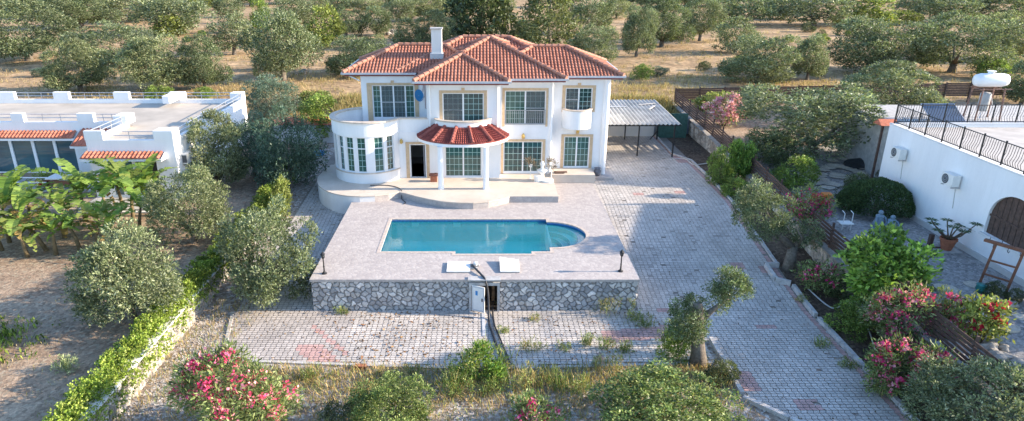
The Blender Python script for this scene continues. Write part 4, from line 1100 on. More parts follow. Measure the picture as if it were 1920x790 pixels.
for y in np.arange(14, 40, 1.1): m.tube([(-12.1, y, g(-12.1, y)-.05), (-12.1+hr.uniform(-.2, .2), y+.2, -.3)], [.04, .02], 6)
m.build('stem', M_stem, HG)

# ------------------------------------------------------------------ oleanders and other flowering plants
def oleander(label, px, py, wpx, hpx, nleaf, nfl, pink=((.80, .10, .28), (.88, .22, .42), (.62, .04, .17), (.9, .4, .5)), pal=None, seed=1, lw=.045, name='oleander_bush', fs=.085, z=None, cat='oleander'):
    r = np.random.default_rng(seed); p = at(px, py, z); d = depth(p); W = wpx*d/FPX; H = hpx*d/FPX
    t = thing(name, label, cat, p)
    lob = dome_lobes(r, 34, W*.5, W*.45, .1*H, H, W*.13, .5); lob = [(a+p.x, b+p.y, c+p.z, e) for a, b, c, e in lob]
    V, col = leaves(lob, nleaf, .17, lw, pal or [(.10, .14, .05), (.15, .19, .07), (.21, .24, .11), (.05, .075, .025)], r, up=.35)
    np_quads('foliage', V, col, M_leaf, t)
    L = np.array(lob); fl = []; fc = []
    cen = np.array([p.x, p.y, p.z+H*.3])
    for k in range(nfl):
        b = L[r.integers(len(L))]; dd = unit((b[:3]-cen)[None]*.6/max(.2, W*.3) + r.normal(size=(1, 3))*.6 + np.array([[.15, -.25, .35]]))[0]
        c = b[:3]+dd*b[3]*r.uniform(.95, 1.25); colr = np.array(pink[r.integers(len(pink))])
        for j in range(int(r.integers(3, 7))):
            q = c + r.normal(size=3)*.06; a = unit(r.normal(size=(1, 3)) + dd*.8)[0]; u = unit(np.cross(a, r.normal(size=3))[None])[0]; v = np.cross(a, u); s = fs*r.uniform(.4, .75)
            fl += [q-u*s, q-v*s, q+u*s, q+v*s]; fc.append(colr*r.uniform(.75, 1.15))
    np_quads('flowers', np.array(fl), np.array(fc), M_petal, t)['kind'] = 'stuff'
    m = MB()
    for k in range(7):
        a = r.uniform(0, 6.28); m.tube([p+Vector((.1*math.cos(a), .1*math.sin(a), -.05)), p+Vector((W*.2*math.cos(a), W*.2*math.sin(a), H*.45)), p+Vector((W*.3*math.cos(a), W*.3*math.sin(a), H*.75))], [.03, .022, .01], 6)
    m.build('stem', M_stem, t)
oleander('big pink oleander in full flower at the bottom, left of the gravel', 450, 815, 180, 168, 11000, 420, seed=2)
oleander('pink oleander leaning over the slatted fence at the right, upper of two', 1700, 664, 140, 138, 7000, 520, seed=3)
oleander('lower pink oleander below the fence, between the kerb and the corner olive', 1695, 742, 120, 112, 5200, 380, seed=4)
oleander('small pink oleander poking up from the gravel at the bottom edge', 1005, 812, 90, 60, 1800, 80, seed=5)
oleander('mauve pink flowering bush at the far corner of the right hand garden', 1357, 236, 70, 52, 2600, 900, pink=((.80, .36, .50), (.85, .50, .60), (.74, .28, .42), (.86, .62, .68)), seed=6, fs=.11)
oleander('magenta flowering shrub between the kerb and the rocks, below the forked olive', 1528, 548, 60, 60, 1500, 46, pink=((.75, .06, .30), (.8, .16, .4), (.6, .04, .2)), seed=7)
oleander('magenta bougainvillea on the slatted fence behind the forked olive', 1512, 420, 76, 66, 2200, 110, pink=((.55, .05, .22), (.65, .1, .3), (.45, .03, .16)), seed=8)
oleander('red rose bush beside the bird bath at the right', 1832, 640, 66, 84, 1700, 22, pink=((.62, .02, .05), (.7, .04, .12), (.5, .02, .06)), pal=YELLOW, seed=9, lw=.07, name='rose_bush', fs=.14, cat='rose bush')
oleander('small red rose bush behind the citrus tree on the gravel', 1672, 508, 40, 42, 700, 18, pink=((.6, .02, .05), (.65, .04, .1)), seed=10, lw=.06, name='rose_bush', fs=.11, cat='rose bush')

# clipped dome
p = at(1642, 402, .22); r = np.random.default_rng(31)
CD = thing('clipped_bush', 'dark green clipped dome shaped bush on the gravel by the white wall', 'bush', p)
ux = r.normal(size=(16000, 3)); ux = unit(ux); ux[:, 2] = np.abs(ux[:, 2])*1.0 - .12
pos = ux*np.array([1.75, 1.5, 1.45])*(1+.05*np.sin(ux[:, :1]*9)*np.sin(ux[:, 1:2]*8+ux[:, 2:3]*7))*(1-.1*r.random((16000, 1))**2) + np.array([p.x, p.y+.2, p.z+.45])
aa = unit(ux+.7*r.normal(size=ux.shape)); bb = unit(np.cross(aa, r.normal(size=ux.shape)))
V = np.stack([pos, pos+aa*.05+bb*.03, pos+aa*.1, pos+aa*.05-bb*.03], 1)
np_quads('foliage', V, np.array([(.065, .105, .042)])*r.uniform(.5, 1.6, (16000, 1)), M_leaf, CD)
MB().tube([p, p+Vector((0, .2, .9))], [.14, .1], 8).build('trunk', M_bark, CD)

# forked olive between driveway and fence, and the pollarded olive in the yard
def custom_tree(name, label, p, limbs, lobes, n, L, W, pal, r, cat='olive tree'):
    t = thing(name, label, cat, p)
    m = MB()
    for pts, rr in limbs: m.tube([Vector(p)+Vector(q) for q in pts], rr, 10)
    m.build('trunk', M_bark, t, smooth=True)
    lo = [(a+p[0], b+p[1], c+p[2], e) for a, b, c, e in lobes]
    V, col = leaves(lo, n, L, W, pal, r); np_quads('crown', V, col, M_leaf, t)
r = np.random.default_rng(41)
p = at(1485, 505); p.x = 13.95
lob = [(a-1.5, b+.4, c, e) for a, b, c, e in dome_lobes(r, 44, 1.25, 1.15, 1.15, 4.25, .26)] + [(a+.5, b+.2, c, e) for a, b, c, e in dome_lobes(r, 16, .72, .7, 1.0, 2.35, .2)]
custom_tree('olive_tree', 'forked olive tree between the driveway kerb and the slatted fence', p, [([(0, 0, -.1), (.05, .05, .6), (.1, .1, 1.1)], [.32, .24, .2]), ([(.1, .1, 1.0), (-.7, .2, 1.7), (-1.5, .4, 3.0)], [.17, .11, .05]), ([(.1, .1, 1.0), (.5, .2, 1.4), (.8, .2, 1.9)], [.14, .09, .04]), ([(.3, 0, 1.2), (.2, -.3, 1.7), (-.2, -.4, 2.2)], [.06, .045, .02])], lob, 17000, .095, .038, OLIVE, r)
r = np.random.default_rng(42); p = Vector((7.6, 20.3, -1.45))
lob = [(a-.35, b+.1, c, e) for a, b, c, e in dome_lobes(r, 22, .80, .75, 1.25, 2.5, .24)[:-1]] + [(a+.95, b+.15, c, e) for a, b, c, e in dome_lobes(r, 22, .62, .6, 2.1, 3.85, .22)[:-1]]
custom_tree('olive_tree', 'pollarded old olive with a thick stump and two leafy tufts in the front yard', p, [([(.15, 0, -.1), (.1, 0, .5), (-.02, .05, 1.3), (-.05, .1, 2.05)], [.36, .25, .21, .19]), ([(-.05, .1, 1.6), (.4, .15, 2.1), (.95, .15, 2.6)], [.15, .1, .05]), ([(-.05, .1, 1.9), (-.1, .1, 2.35), (.02, .1, 2.42)], [.2, .17, .1])], lob, 15000, .095, .032, [(.085, .12, .045)]+OLIVE[1:], r)

# ------------------------------------------------------------------ bananas
def banana(label, px, py, h, nl, seed, lean=0, z=None):
    r = random.Random(seed); p = at(px, py, z)
    t = thing('banana_plant', label, 'banana plant', p, group='banana plants in the left garden')
    top = p+Vector((lean, 0, h*.55))
    MB().tube([p-Vector((0, 0, .05)), p+Vector((lean*.4, 0, h*.3)), top], [.11, .085, .055], 9).build('pseudostem', simple('banana_stem', (.17, .13, .07), .8, .4, 6), t, smooth=True)
    Vs = []; cs = []
    for k in range(nl):
        a = 6.283*k/nl*1.618*1.0 + r.uniform(-.3, .3); L = h*r.uniform(.6, 1.0); w0 = L*.115
        el = r.uniform(.4, 1.45); dirv = Vector((math.cos(a), math.sin(a), 0)); dead = r.random() < .14
        pt = top+Vector((0, 0, 0)); ang = el; n = 22; prev = None
        base = np.array((.30, .22, .09) if dead else random.choice([(.16, .26, .05), (.21, .31, .075), (.12, .20, .04), (.19, .24, .07)]))
        sidev = dirv.cross(Vector((0, 0, 1))).normalized()
        for i in range(n+1):
            s = i/n; wd = w0*(0 if s < .12 else math.sin(min(1, (s-.12)/.88*.94+.06)*math.pi)**.55)
            d = dirv*math.cos(ang)+Vector((0, 0, 1))*math.sin(ang); up_ = dirv*-math.sin(ang)+Vector((0, 0, 1))*math.cos(ang)
            cur = (pt.copy(), wd, up_)
            if prev is not None:
                for sg in (-1, 1):
                    if r.random() < .17: continue
                    tilt = .25+r.uniform(-.12, .14); gap = .12 if r.random() < .5 else 0
                    q0 = prev[0]; q1 = prev[0]+(cur[0]-prev[0])*(1-gap)
                    e0 = q0+sidev*sg*max(prev[1], .02)+prev[2]*prev[1]*tilt; e1 = q1+sidev*sg*max(wd, .02)+up_*wd*tilt
                    Vs += [q0, q1, e1, e0]; cs.append(base*r.uniform(.85, 1.2))
            prev = cur; pt = pt+d*(L/n); ang -= (1.9 if dead else 1.15)*r.uniform(.6, 1.4)/n*(1+.6*s)
    np_quads('leaves', np.array([tuple(v) for v in Vs]), np.array(cs), M_banana, t)
for i, (lab, px, py, h, nl, ln) in enumerate([
    ('tall banana plant at the left edge, upright leaves in front of the veranda glass', 18, 455, 3.3, 9, .1),
    ('banana plant with a leaning bare stem and a long leaf spreading to the left edge', 88, 470, 2.9, 9, -.9),
    ('banana plant in the middle of the clump in front of the pergola table', 120, 445, 2.6, 9, .2),
    ('low banana plant at the front foot of the clump', 150, 468, 2.0, 8, -.2),
    ('banana plant with torn leaves left of the round pale olive', 182, 462, 2.6, 9, .3),
    ('tallest banana plant of the clump, in front of the tiled awning', 205, 425, 3.3, 9, 0),
    ('banana plant right of the tallest one, leaves across the dark doorway', 250, 415, 3.1, 9, .2),
    ('small banana plant tucked behind the clump near the steps', 60, 430, 2.4, 10, .1),
    ('bushy banana sucker at the left front of the clump, below the leaning stem', 52, 482, 1.9, 11, -.1),
    ('banana plant between the leaning stem and the low front plant', 105, 478, 2.2, 12, .1),
    ('banana sucker with drooping leaves at the right front of the clump', 205, 478, 2.0, 11, .2),
    ('banana plant standing just behind the tallest one', 232, 395, 2.8, 11, -.1),
    ('banana plant at the far right of the clump, touching the olive crown', 285, 405, 2.6, 10, 0),
    ('banana plant with upright leaves behind the leaning stem', 30, 420, 3.0, 11, .2),
    ('banana plant in front of the white garden wall', 160, 415, 2.9, 12, .1),
    ('banana plant with a wide crown under the pale doorway, right side of the clump', 262, 440, 2.7, 12, .3),
    ('banana plant touching the left edge of the photo, low and dark', 4, 470, 2.4, 11, -.2)]):
    banana(lab, px, py, h*.95, nl+3, 60+i, ln)

# ------------------------------------------------------------------ flat roofed house at the left
LH = thing('flat_roofed_house', 'white flat roofed bungalow with castellated parapets and red tiled awnings at the left', 'house', (-26, 41, -.5))
m = MB()
zb, zr, zl, zt = -.7, 2.6, 2.88, 3.4
wall_holes(m, flat(35.56), -21.95, -17.1, zb, zl, [(-21.1, -18.25, -.4, 1.72)], .25)
m.box(-17.35, -17.1, 35.811, 47.4, zb, zl)
m.box(-21.95, -21.7, 35.811, 39.9, zb, zl)
wall_holes(m, flat(40.0), -38, -21.951, zb, zl, [(-36, -25.3, -.4, 1.82)], .25)
m.box(-38, -17.351, 47.15, 47.4, zb, zl)
m.build('wall', M_white, LH)
m = MB(); m.box(-21.69, -17.36, 35.82, 40.26, 2.4, zr); m.box(-37.9, -17.36, 40.261, 47.14, 2.4, zr-.004); m.build('roof_slab', simple('beige_flat_roof', (.43, .385, .33), .85, .18, .6), LH)
m = MB()
def blk(x0, x1, y0, y1, z1=zt): MB().box(x0, x1, y0, y1, zl+.001, z1).build('parapet_block', M_white, LH)
for x0, x1 in ((-34.6, -33.5), (-30.7, -29.6), (-26.4, -25.3), (-22.4, -21.3)): blk(x0, x1, 47.12, 47.42)
blk(-22.2, -21.75, 45.6, 47.119)
blk(-17.9, -17.08, 46.7, 47.42)
for x0, x1 in ((-33, -32.2), (-28.95, -28.2), (-24.9, -23.9)): blk(x0, x1, 39.98, 40.28)
blk(-21.97, -20.95, 35.54, 35.83); blk(-18.15, -17.08, 35.54, 36.4); blk(-22.3, -21.5, 39.3, 40.3, zt+.0); blk(-17.37, -17.08, 40.2, 41.2)
m = MB()
def rail(a, b, n=3):
    a = Vector(a); b = Vector(b)
    for z in (3.34, 3.12): m.tube([(a.x, a.y, z), (b.x, b.y, z)], .025, 6)
    for i in range(n+1): q = a+(b-a)*i/n; m.tube([(q.x, q.y, zl), (q.x, q.y, 3.34)], .02, 6)
for a, b in ((-37, -34.6), (-33.5, -30.7), (-29.6, -26.4), (-25.3, -22.4), (-21.3, -17.9)): rail((a, 47.27, 0), (b, 47.27, 0), 3)
for a, b in ((-32.2, -28.95), (-28.2, -24.9), (-23.9, -22.3)): rail((a, 40.13, 0), (b, 40.13, 0), 3)
rail((-20.95, 35.69, 0), (-18.15, 35.69, 0), 2); rail((-21.83, 35.83, 0), (-21.83, 39.3, 0), 3); rail((-17.22, 36.4, 0), (-17.22, 40.2, 0), 3); rail((-17.22, 41.2, 0), (-17.22, 46.7, 0), 4)
m.build('roof_railing', M_steel, LH)
def awning(x0, x1, yw, out, zhi, zlo, name='tiled_awning'):
    m = MB(); n = int((x1-x0)/.22)
    for i in range(n):
        a = x0+(x1-x0)*i/n; b = x0+(x1-x0)*(i+1)/n; c = (a+b)/2
        for j in range(2):
            y0 = yw-out*(1-j/2); y1 = yw-out*(1-(j+1)/2); z0 = zlo+(zhi-zlo)*j/2+.03; z1 = zlo+(zhi-zlo)*(j+1)/2
            k = random.uniform(.75, 1.2); m.cur = (.44*k, .16*k, .105*k)
            m.quad((a, y0, z0), (c, y0, z0+.075), (c, y1, z1+.075), (a, y1, z1)); m.quad((c, y0, z0+.075), (b, y0, z0), (b, y1, z1), (c, y1, z1+.075))
            m.quad((a, y0, z0-.03), (b, y0, z0-.03), (b, y0, z0), (c, y0, z0+.075), (a, y0, z0))
    o = m.build(name, M_tile, LH)
    MB().box(x0-.08, x1+.08, yw-out+.05, yw-.002, zlo-.16, zlo-.03).quad((x0-.08, yw-out+.04, zlo-.03), (x0-.08, yw, zlo-.03), (x0-.08, yw, zhi)).quad((x1+.08, yw-out+.04, zlo-.03), (x1+.08, yw, zlo-.03), (x1+.08, yw, zhi)).build('awning_edge', M_white, o)
awning(-22.1, -17.75, 35.56, .62, 2.22, 1.98); awning(-38, -25.1, 40.0, .62, 2.32, 2.0); awning(-24.75, -22.0, 40.0, 1.5, 2.45, 1.75)
def lwin(x0, x1, Y, z0, z1, posts):
    m = MB(); m.box(x0, x1, Y+.05, Y+.13, z1-.07, z1).box(x0, x1, Y+.05, Y+.13, z0, z0+.07)
    for x in posts: m.box(x-.09, x+.09, Y+.03, Y+.15, z0+.071, z1-.071)
    W_ = m.build('window', M_pvc, LH)
    MB().quad((x0, Y+.1, z0), (x1, Y+.1, z0), (x1, Y+.1, z1), (x0, Y+.1, z1)).build('pane', M_glass2, W_)
lwin(-36, -25.3, 40.0, -.4, 1.82, (-35.9, -33.6, -32.2, -30.8, -29.45, -28.05, -26.7, -25.4)); lwin(-21.1, -19.45, 35.56, -.4, 1.72, (-21.0, -20.3, -19.55))
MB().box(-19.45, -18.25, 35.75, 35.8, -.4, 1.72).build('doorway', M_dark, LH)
AC = thing('air_conditioner', 'white air conditioner unit on the side wall of the flat roofed bungalow', 'air conditioner', (-16.95, 36.5, 1.5))
def ac_unit(root, c, ax='x'):
    # fan grille faces -Y; unit fixed to an X wall
    a = MB().box(c[0]-.15, c[0]+.15, c[1]-.42, c[1]+.42, c[2]-.29, c[2]+.29).build('casing', M_lid, root)
    return a
ac_unit(AC, (-16.93, 36.6, 1.62)); MB().box(-17.05, -16.8, 36.165, 36.178, 1.4, 1.84).build('grille', M_acgrille, AC)
# veranda terrace in front
struct(MB().box(-38, -22, 36.6, 39.99, -.9, -.42).build('veranda_floor', M_concrete))
struct(MB().box(-21.99, -17.2, 33.6, 35.55, -.9, -.46).build('porch_floor', M_concrete))
t = thing('veranda_railing', 'white metal railing along the veranda of the flat roofed bungalow', 'railing', (-28, 36.7, -.42))
m = MB()
for z in (.05, .35): m.tube([(-38, 36.7, z), (-22.3, 36.7, z)], .03, 6)
for x in np.arange(-38, -22, 1.5): m.tube([(x, 36.7, -.42), (x, 36.7, .35)], .025, 6)
m.build('rails', M_pvc, t)
t = thing('garden_table', 'wooden pergola table with a white top behind the banana plants', 'table', at(125, 362, -.6))
p = at(125, 362, -.6)
MB().box(p.x-.75, p.x+.75, p.y-.5, p.y+.5, p.z+.98, p.z+1.04).build('table_top', M_lid, t)
for sx in (-.65, .65):
    for sy in (-.4, .4): MB().box(p.x+sx-.06, p.x+sx+.06, p.y+sy-.06, p.y+sy+.06, p.z, p.z+.979).build('leg', M_wood2, t)
MB().box(p.x-.7, p.x+.7, p.y-.46, p.y-.42, p.z+.6, p.z+.9).box(p.x+.66, p.x+.7, p.y-.41, p.y+.41, p.z+.6, p.z+.9).build('apron', M_wood2, t)
for i, (px, lab) in enumerate(((72, 'red flower pot, leftmost on the veranda edge'), (83, 'clay flower pot next to the red one on the veranda edge'), (100, 'dark clay flower pot on the veranda edge near the table'), (137, 'clay pot with a leafy plant at the right end of the veranda'))):
    p = at(px, 325, -.42); p.y = 37.4; p.x = (px-CX)/FPX*depth((0, 37.4, 0))
    t = thing('flower_pot', lab, 'flower pot', p)
    MB().lathe([(.14, 0), (.2, .3), (.22, .34)], p, 12).build('pot', M_red if i == 0 else M_terr, t)
    V, col = leaves([(p.x, p.y, p.z+.5, .2)], 140, .14, .06, GREEN, rng); np_quads('foliage', V, col, M_leaf, t)
hw_ = MB()
for x0, x1, y, z in ((-21.8, -17.5, 33.4, -.5), (-21.6, -17.4, 32.9, -.62)): hw_.box(x0, x1, y-.1, y+.1, -1.0, z)
tag(hw_.build('garden_wall', M_white_old), 'low white stepped garden wall between the banana plants and the bungalow porch', 'wall')
# shed behind bay
t = thing('shed', 'small white shed covered by vines behind the curved bay', 'shed', (-12.5, 47.3, 0))
MB().box(-15.2, -10.6, 46.5, 48.5, -.3, 1.2).build('wall', M_white_old, t); MB().box(-15.4, -10.4, 46.3, 48.7, 1.202, 1.27).build('roof', M_tilered, t)

# ------------------------------------------------------------------ neighbour house at the right
RH = thing('neighbour_house', 'white house with a roof terrace and an arched brown shutter at the right edge', 'house', (28, 22, 0))
HX = 21.2
Prt = lambda u, v, d: (HX+d, u, v)
m = MB(); wall_holes(m, Prt, 22.3, 33.8, .45, 4.2, [(23.25, 25.9, 1.4, 3.35)], .3); 
m.box(HX+.301, 40, 33.5, 33.8, -.2, 4.2); m.build('wall', M_white, RH)
MB().box(HX-.06, HX+.2, 22.25, 33.86, -.2, .449).build('plinth', M_concwall, RH)
MB().box(HX+.31, 40, 22.3, 33.49, 4.0, 4.1).build('roof_terrace', simple('grey_cream_roof', (.44, .41, .38), .85, .15, 1.2), RH)
MB().box(HX-.02, HX+.3, 22.28, 33.82, 4.201, 4.27).box(HX+.302, 40, 33.49, 33.82, 4.201, 4.32).build('parapet', M_white_old, RH)
MB().box(HX+1.5, 40, 33.83, 41, -.1, 3.75).build('rear_wing', M_concrete, RH)
MB().box(HX+.301, 40, 22.3, 22.6, -.2, 4.2).build('wall', M_white, RH)
# arched shutter and the white spandrels round it
yc, ry, zs, zc = 24.575, 1.325, 2.2, 1.15
def ap(a): return (yc+ry*math.cos(a), zs+zc*math.sin(a))
m = MB(); N_ = 20
for i in range(N_):
    a0 = math.pi*i/N_; a1 = math.pi*(i+1)/N_; y0, z0 = ap(a0); y1, z1 = ap(a1)
    m.quad((HX-.001, y0, z0), (HX-.001, y1, z1), (HX-.001, y1, 3.36), (HX-.001, y0, 3.36)); m.quad((HX-.001, y0, z0), (HX-.001, y1, z1), (HX+.14, y1, z1), (HX+.14, y0, z0))
m.build('arch_spandrel', M_white, RH)
m = MB()
pts = [(yc-ry, 1.4), (yc+ry, 1.4)] + [ap(math.pi*i/N_) for i in range(N_+1)]
for k in range(18):
    y0 = yc-ry+2*ry*k/18; y1 = y0+2*ry/18-.012
    zt0 = zs+zc*math.sqrt(max(0, 1-((y0-yc)/ry)**2)); zt1 = zs+zc*math.sqrt(max(0, 1-((y1-yc)/ry)**2)); dx = .10+(.012 if k % 2 else 0)
    m.quad((HX+dx, y0, 1.4), (HX+dx, y1, 1.4), (HX+dx, y1, zt1), (HX+dx, y0, zt0))
m.box(HX+.06, HX+.12, yc-ry, yc+ry, 2.15, 2.24)
m.build('shutter', M_wood, RH)
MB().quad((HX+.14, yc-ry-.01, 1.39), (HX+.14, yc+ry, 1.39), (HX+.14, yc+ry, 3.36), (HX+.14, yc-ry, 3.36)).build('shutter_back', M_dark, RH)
MB().box(HX-.12, HX-.002, yc-ry-.1, yc+ry+.1, 1.3, 1.395).build('sill', M_white_old, RH)
for i, (yy, zz, lab) in enumerate(((32.2, 3.1, 'air conditioner unit near the far corner of the neighbour white wall'), (28.2, 3.0, 'air conditioner unit near the middle of the neighbour wall, closer to the arched shutter'))):
    t = thing('air_conditioner', lab, 'air conditioner', (HX-.2, yy, zz), group='air conditioners on the neighbour wall')
    MB().box(HX-.42, HX-.08, yy-.38, yy+.38, zz-.26, zz+.26).build('casing', M_lid, t)
    m = MB(); n = 20
    for k in range(n):
        a, b = 6.2832*k/n, 6.2832*(k+1)/n
        m.quad((HX-.424, yy+.12, zz), (HX-.424, yy+.12+.22*math.cos(a), zz+.22*math.sin(a)), (HX-.424, yy+.12+.22*math.cos(b), zz+.22*math.sin(b)))
    m.build('fan_grille', M_acgrille, t)
    m2 = MB()
    for rr_ in (.08, .15): m2.tube([(HX-.43, yy+.12+rr_*math.cos(6.2832*k/16), zz+rr_*math.sin(6.2832*k/16)) for k in range(17)], .008, 4, cap=False)
    m2.build('fan_guard', M_gutter, t)
    for q in (-.35, .3): MB().box(HX-.4, HX-.003, yy+q, yy+q+.05, zz-.34, zz-.295).build('bracket', M_steel, t)
    MB().tube([(HX-.02, yy-.1, zz-.3), (HX-.02, yy-.25, zz-1.3)], .014, 6).build('pipe', M_hosew, t)
# wrought iron rail with bellied bars
IR = thing('iron_railing', 'black wrought iron railing with bellied bars round the neighbour roof terrace', 'railing', (HX+.1, 28, 4.3))
m = MB()
def irail(a, b, n, out):
    a = Vector(a); b = Vector(b); o = Vector(out)
    for z in (4.36, 5.22): m.tube([(a.x, a.y, z), (b.x, b.y, z)], .022, 6)
    for i in range(n+1):
        q = a+(b-a)*i/n
        if i % 9 == 0: m.bar((q.x, q.y, 4.27), (q.x, q.y, 5.3), .05, .05)
        else: m.tube([(q.x, q.y, 4.36), (q.x+o.x*.5, q.y+o.y*.5, 4.44), (q.x+o.x, q.y+o.y, 4.58), (q.x+o.x*.3, q.y+o.y*.3, 4.82), (q.x, q.y, 5.22)], .011, 5)
irail((HX+.12, 33.65, 0), (HX+.12, 22.4, 0), 81, (-.12, 0, 0)); irail((HX+.14, 33.67, 0), (38, 33.67, 0), 120, (0, .12, 0))
m.build('rails', M_blk, IR)
# water tank on its stand, cylinder, solar panel
WT = thing('water_tank', 'white horizontal water tank on a tall steel stand on the right hand roof', 'water tank', (28.3, 37, 3.75))
cx0, cy0, cz = 28.3, 37.0, 5.95
m = MB(); m.tube([(cx0-.92, cy0, cz), (cx0-.84, cy0, cz), (cx0-.6, cy0, cz), (cx0+.6, cy0, cz), (cx0+.84, cy0, cz), (cx0+.92, cy0, cz)], [.18, .31, .37, .37, .31, .18], 24); m.build('tank', M_tank, WT, smooth=True)
MB().lathe([(.16, .36), (.16, .46), (.22, .47), (.22, .51)], (cx0-.1, cy0, cz), 18).build('tank_lid', M_tank, WT)
m = MB()
for sx in (-.6, .6):
    for sy in (-.4, .4): m.tube([(cx0+sx*1.15, cy0+sy*1.2, 3.75), (cx0+sx, cy0+sy, 5.55)], .045, 6)
for sy in (-.4, .4): m.bar((cx0-.75, cy0+sy, 5.5), (cx0+1.0, cy0+sy, 5.5), .05, .05)
for sx in (-.6, .6): m.bar((cx0+sx, cy0-.45, 5.46), (cx0+sx, cy0+.45, 5.46), .05, .04)
m.build('stand', simple('rusty_steel', (.22, .12, .09), .7, .4, 9), WT)
t = thing('hot_water_cylinder', 'upright silver hot water cylinder hanging under the white tank', 'boiler', (28.2, 36.9, 4.3))
MB().lathe([(.22, 0), (.27, .06), (.27, .95), (.22, 1.02), (.08, 1.05)], (28.15, 36.9, 4.25), 22).build('cylinder', M_zinc, t, smooth=True)
MB().tube([(28.15, 36.9, 4.25), (28.05, 36.8, 3.76)], .03, 6).tube([(28.5, 36.9, 5.0), (28.75, 36.8, 4.2), (28.6, 36.6, 3.8)], .02, 6).build('pipe', M_steel, t)
t = thing('solar_panel', 'dark tilted solar water heating panel left of the tank stand', 'solar panel', (26, 36.3, 3.75))
SPn = lambda u, v, w_: (24.6+u*1.9, 35.6+v*1.3, 3.85+v*.75+w_)
MB().box(0, 1, 0, 1, 0, .06, P=SPn).build('frame', M_steel, t); MB().box(.03, .97, .03, .97, .062, .072, P=SPn).build('glass', M_panel, t)
MB().tube([(24.8, 36.8, 3.75), (24.8, 36.8, 4.5)], .025, 6).tube([(26.3, 36.8, 3.75), (26.3, 36.8, 4.5)], .025, 6).build('leg', M_steel, t)
t = thing('tiled_shelter', 'small red tiled cap on a post beside the neighbour railing corner', 'shelter', (21.6, 35.2, 0))
MB().box(21.42, 21.52, 34.75, 34.85, .2, 3.955).build('post', M_wood, t); m = MB(); m.quad((21.15, 34.4, 3.96), (22.1, 34.4, 3.96), (22.1, 34.8, 4.25), (21.15, 34.8, 4.25)); m.quad((21.15, 34.8, 4.25), (22.1, 34.8, 4.25), (22.1, 35.2, 3.96), (21.15, 35.2, 3.96)); m.quad((21.15, 34.4, 3.96), (21.15, 34.8, 4.25), (21.15, 35.2, 3.96)); m.quad((21.15, 34.4, 3.955), (22.1, 34.4, 3.955), (22.1, 35.2, 3.955), (21.15, 35.2, 3.955)); m.build('cap', M_tilered, t)

# ------------------------------------------------------------------ slatted fence and retaining wall
FN = thing('slat_fence', 'long dark brown horizontal slat fence between the driveway bed and the right hand garden', 'fence', (15.6, 35, .2))
m = MB(); ys = list(np.arange(14.5, 54, 1.85))
for a, b in zip(ys[:-1], ys[1:]):
    for k in range(6):
        j0 = random.uniform(-.02, .02); j1 = random.uniform(-.02, .02)
        m.bar((15.62+random.uniform(-.012, .012), a, fz(a)+.14+k*.165+j0), (15.62+random.uniform(-.012, .012), b-.01, fz(b)+.14+k*.165+j1), .025, .11)
m.build('slat_panel', M_wood, FN)
for a in ys: MB().box(15.66, 15.74, a-.04, a+.04, fz(a)-.1, fz(a)+1.2).build('post', M_wood, FN)
BF = thing('back_fence', 'dark brown boarded fence across the back of the right hand garden', 'fence', (24, 54, 1.4))
m = MB(); xs_ = list(np.arange(15.75, 46, 2.0))
for a, b in zip(xs_[:-1], xs_[1:]):
    for k in range(8): m.box(a, b-.01, 54.0, 54.03, 1.36+.02*(a-15)+k*.135, 1.36+.02*(a-15)+k*.135+.12)
m.build('slat_panel', M_wood, BF)
for a in xs_: MB().box(a-.05, a+.04, 53.9, 53.995, 1.2, 2.5+.02*(a-15)).build('post', M_wood, BF)
RW = thing('retaining_wall', 'tan stone retaining wall below the slatted fence beside the carport', 'wall', (15.45, 40, 0))
rubble('stone_face', 14.5, 54.0, -1.75, 0.0, lambda u, v, h: (15.52-h*1.4, u, fz(u)+v), RW, cell=.36, res=.075, pal=[(.30, .25, .20), (.36, .30, .24), (.25, .21, .17), (.40, .35, .29)], seed=12)
MB().strip([(15.35, y, fz(y)+.005) for y in (14.5, 18, 28, 34, 44, 54)], [(15.7, y, fz(y)+.005) for y in (14.5, 18, 28, 34, 44, 54)]).build('wall_top', M_rock, RW)
# boulders in the bed
for i, (px, py, s, lab) in enumerate(((1528, 478, .42, 'upright tan boulder below the fence, left of a pair'), (1556, 492, .34, 'smaller tan boulder below the fence, right of a pair'))):
    p = at(px, py); r = np.random.default_rng(70+i)
    bm = bmesh.new(); bmesh.ops.create_icosphere(bm, subdivisions=3, radius=1)
    for v in bm.verts:
        k = 1+.18*math.sin(v.co.x*3+i)+.12*math.sin(v.co.y*5+v.co.z*4); v.co = Vector((v.co.x*s*.7*k, v.co.y*s*.8*k, v.co.z*s*1.5*k+s*.8))
    me = bpy.data.meshes.new('boulder'); bm.to_mesh(me); bm.free(); o = meshobj('boulder', me, M_stem if False else simple('tan_rock', (.27, .2, .14), .9, .35, 4, bump=.6)); o.location = p; tag(o, lab, 'rock')

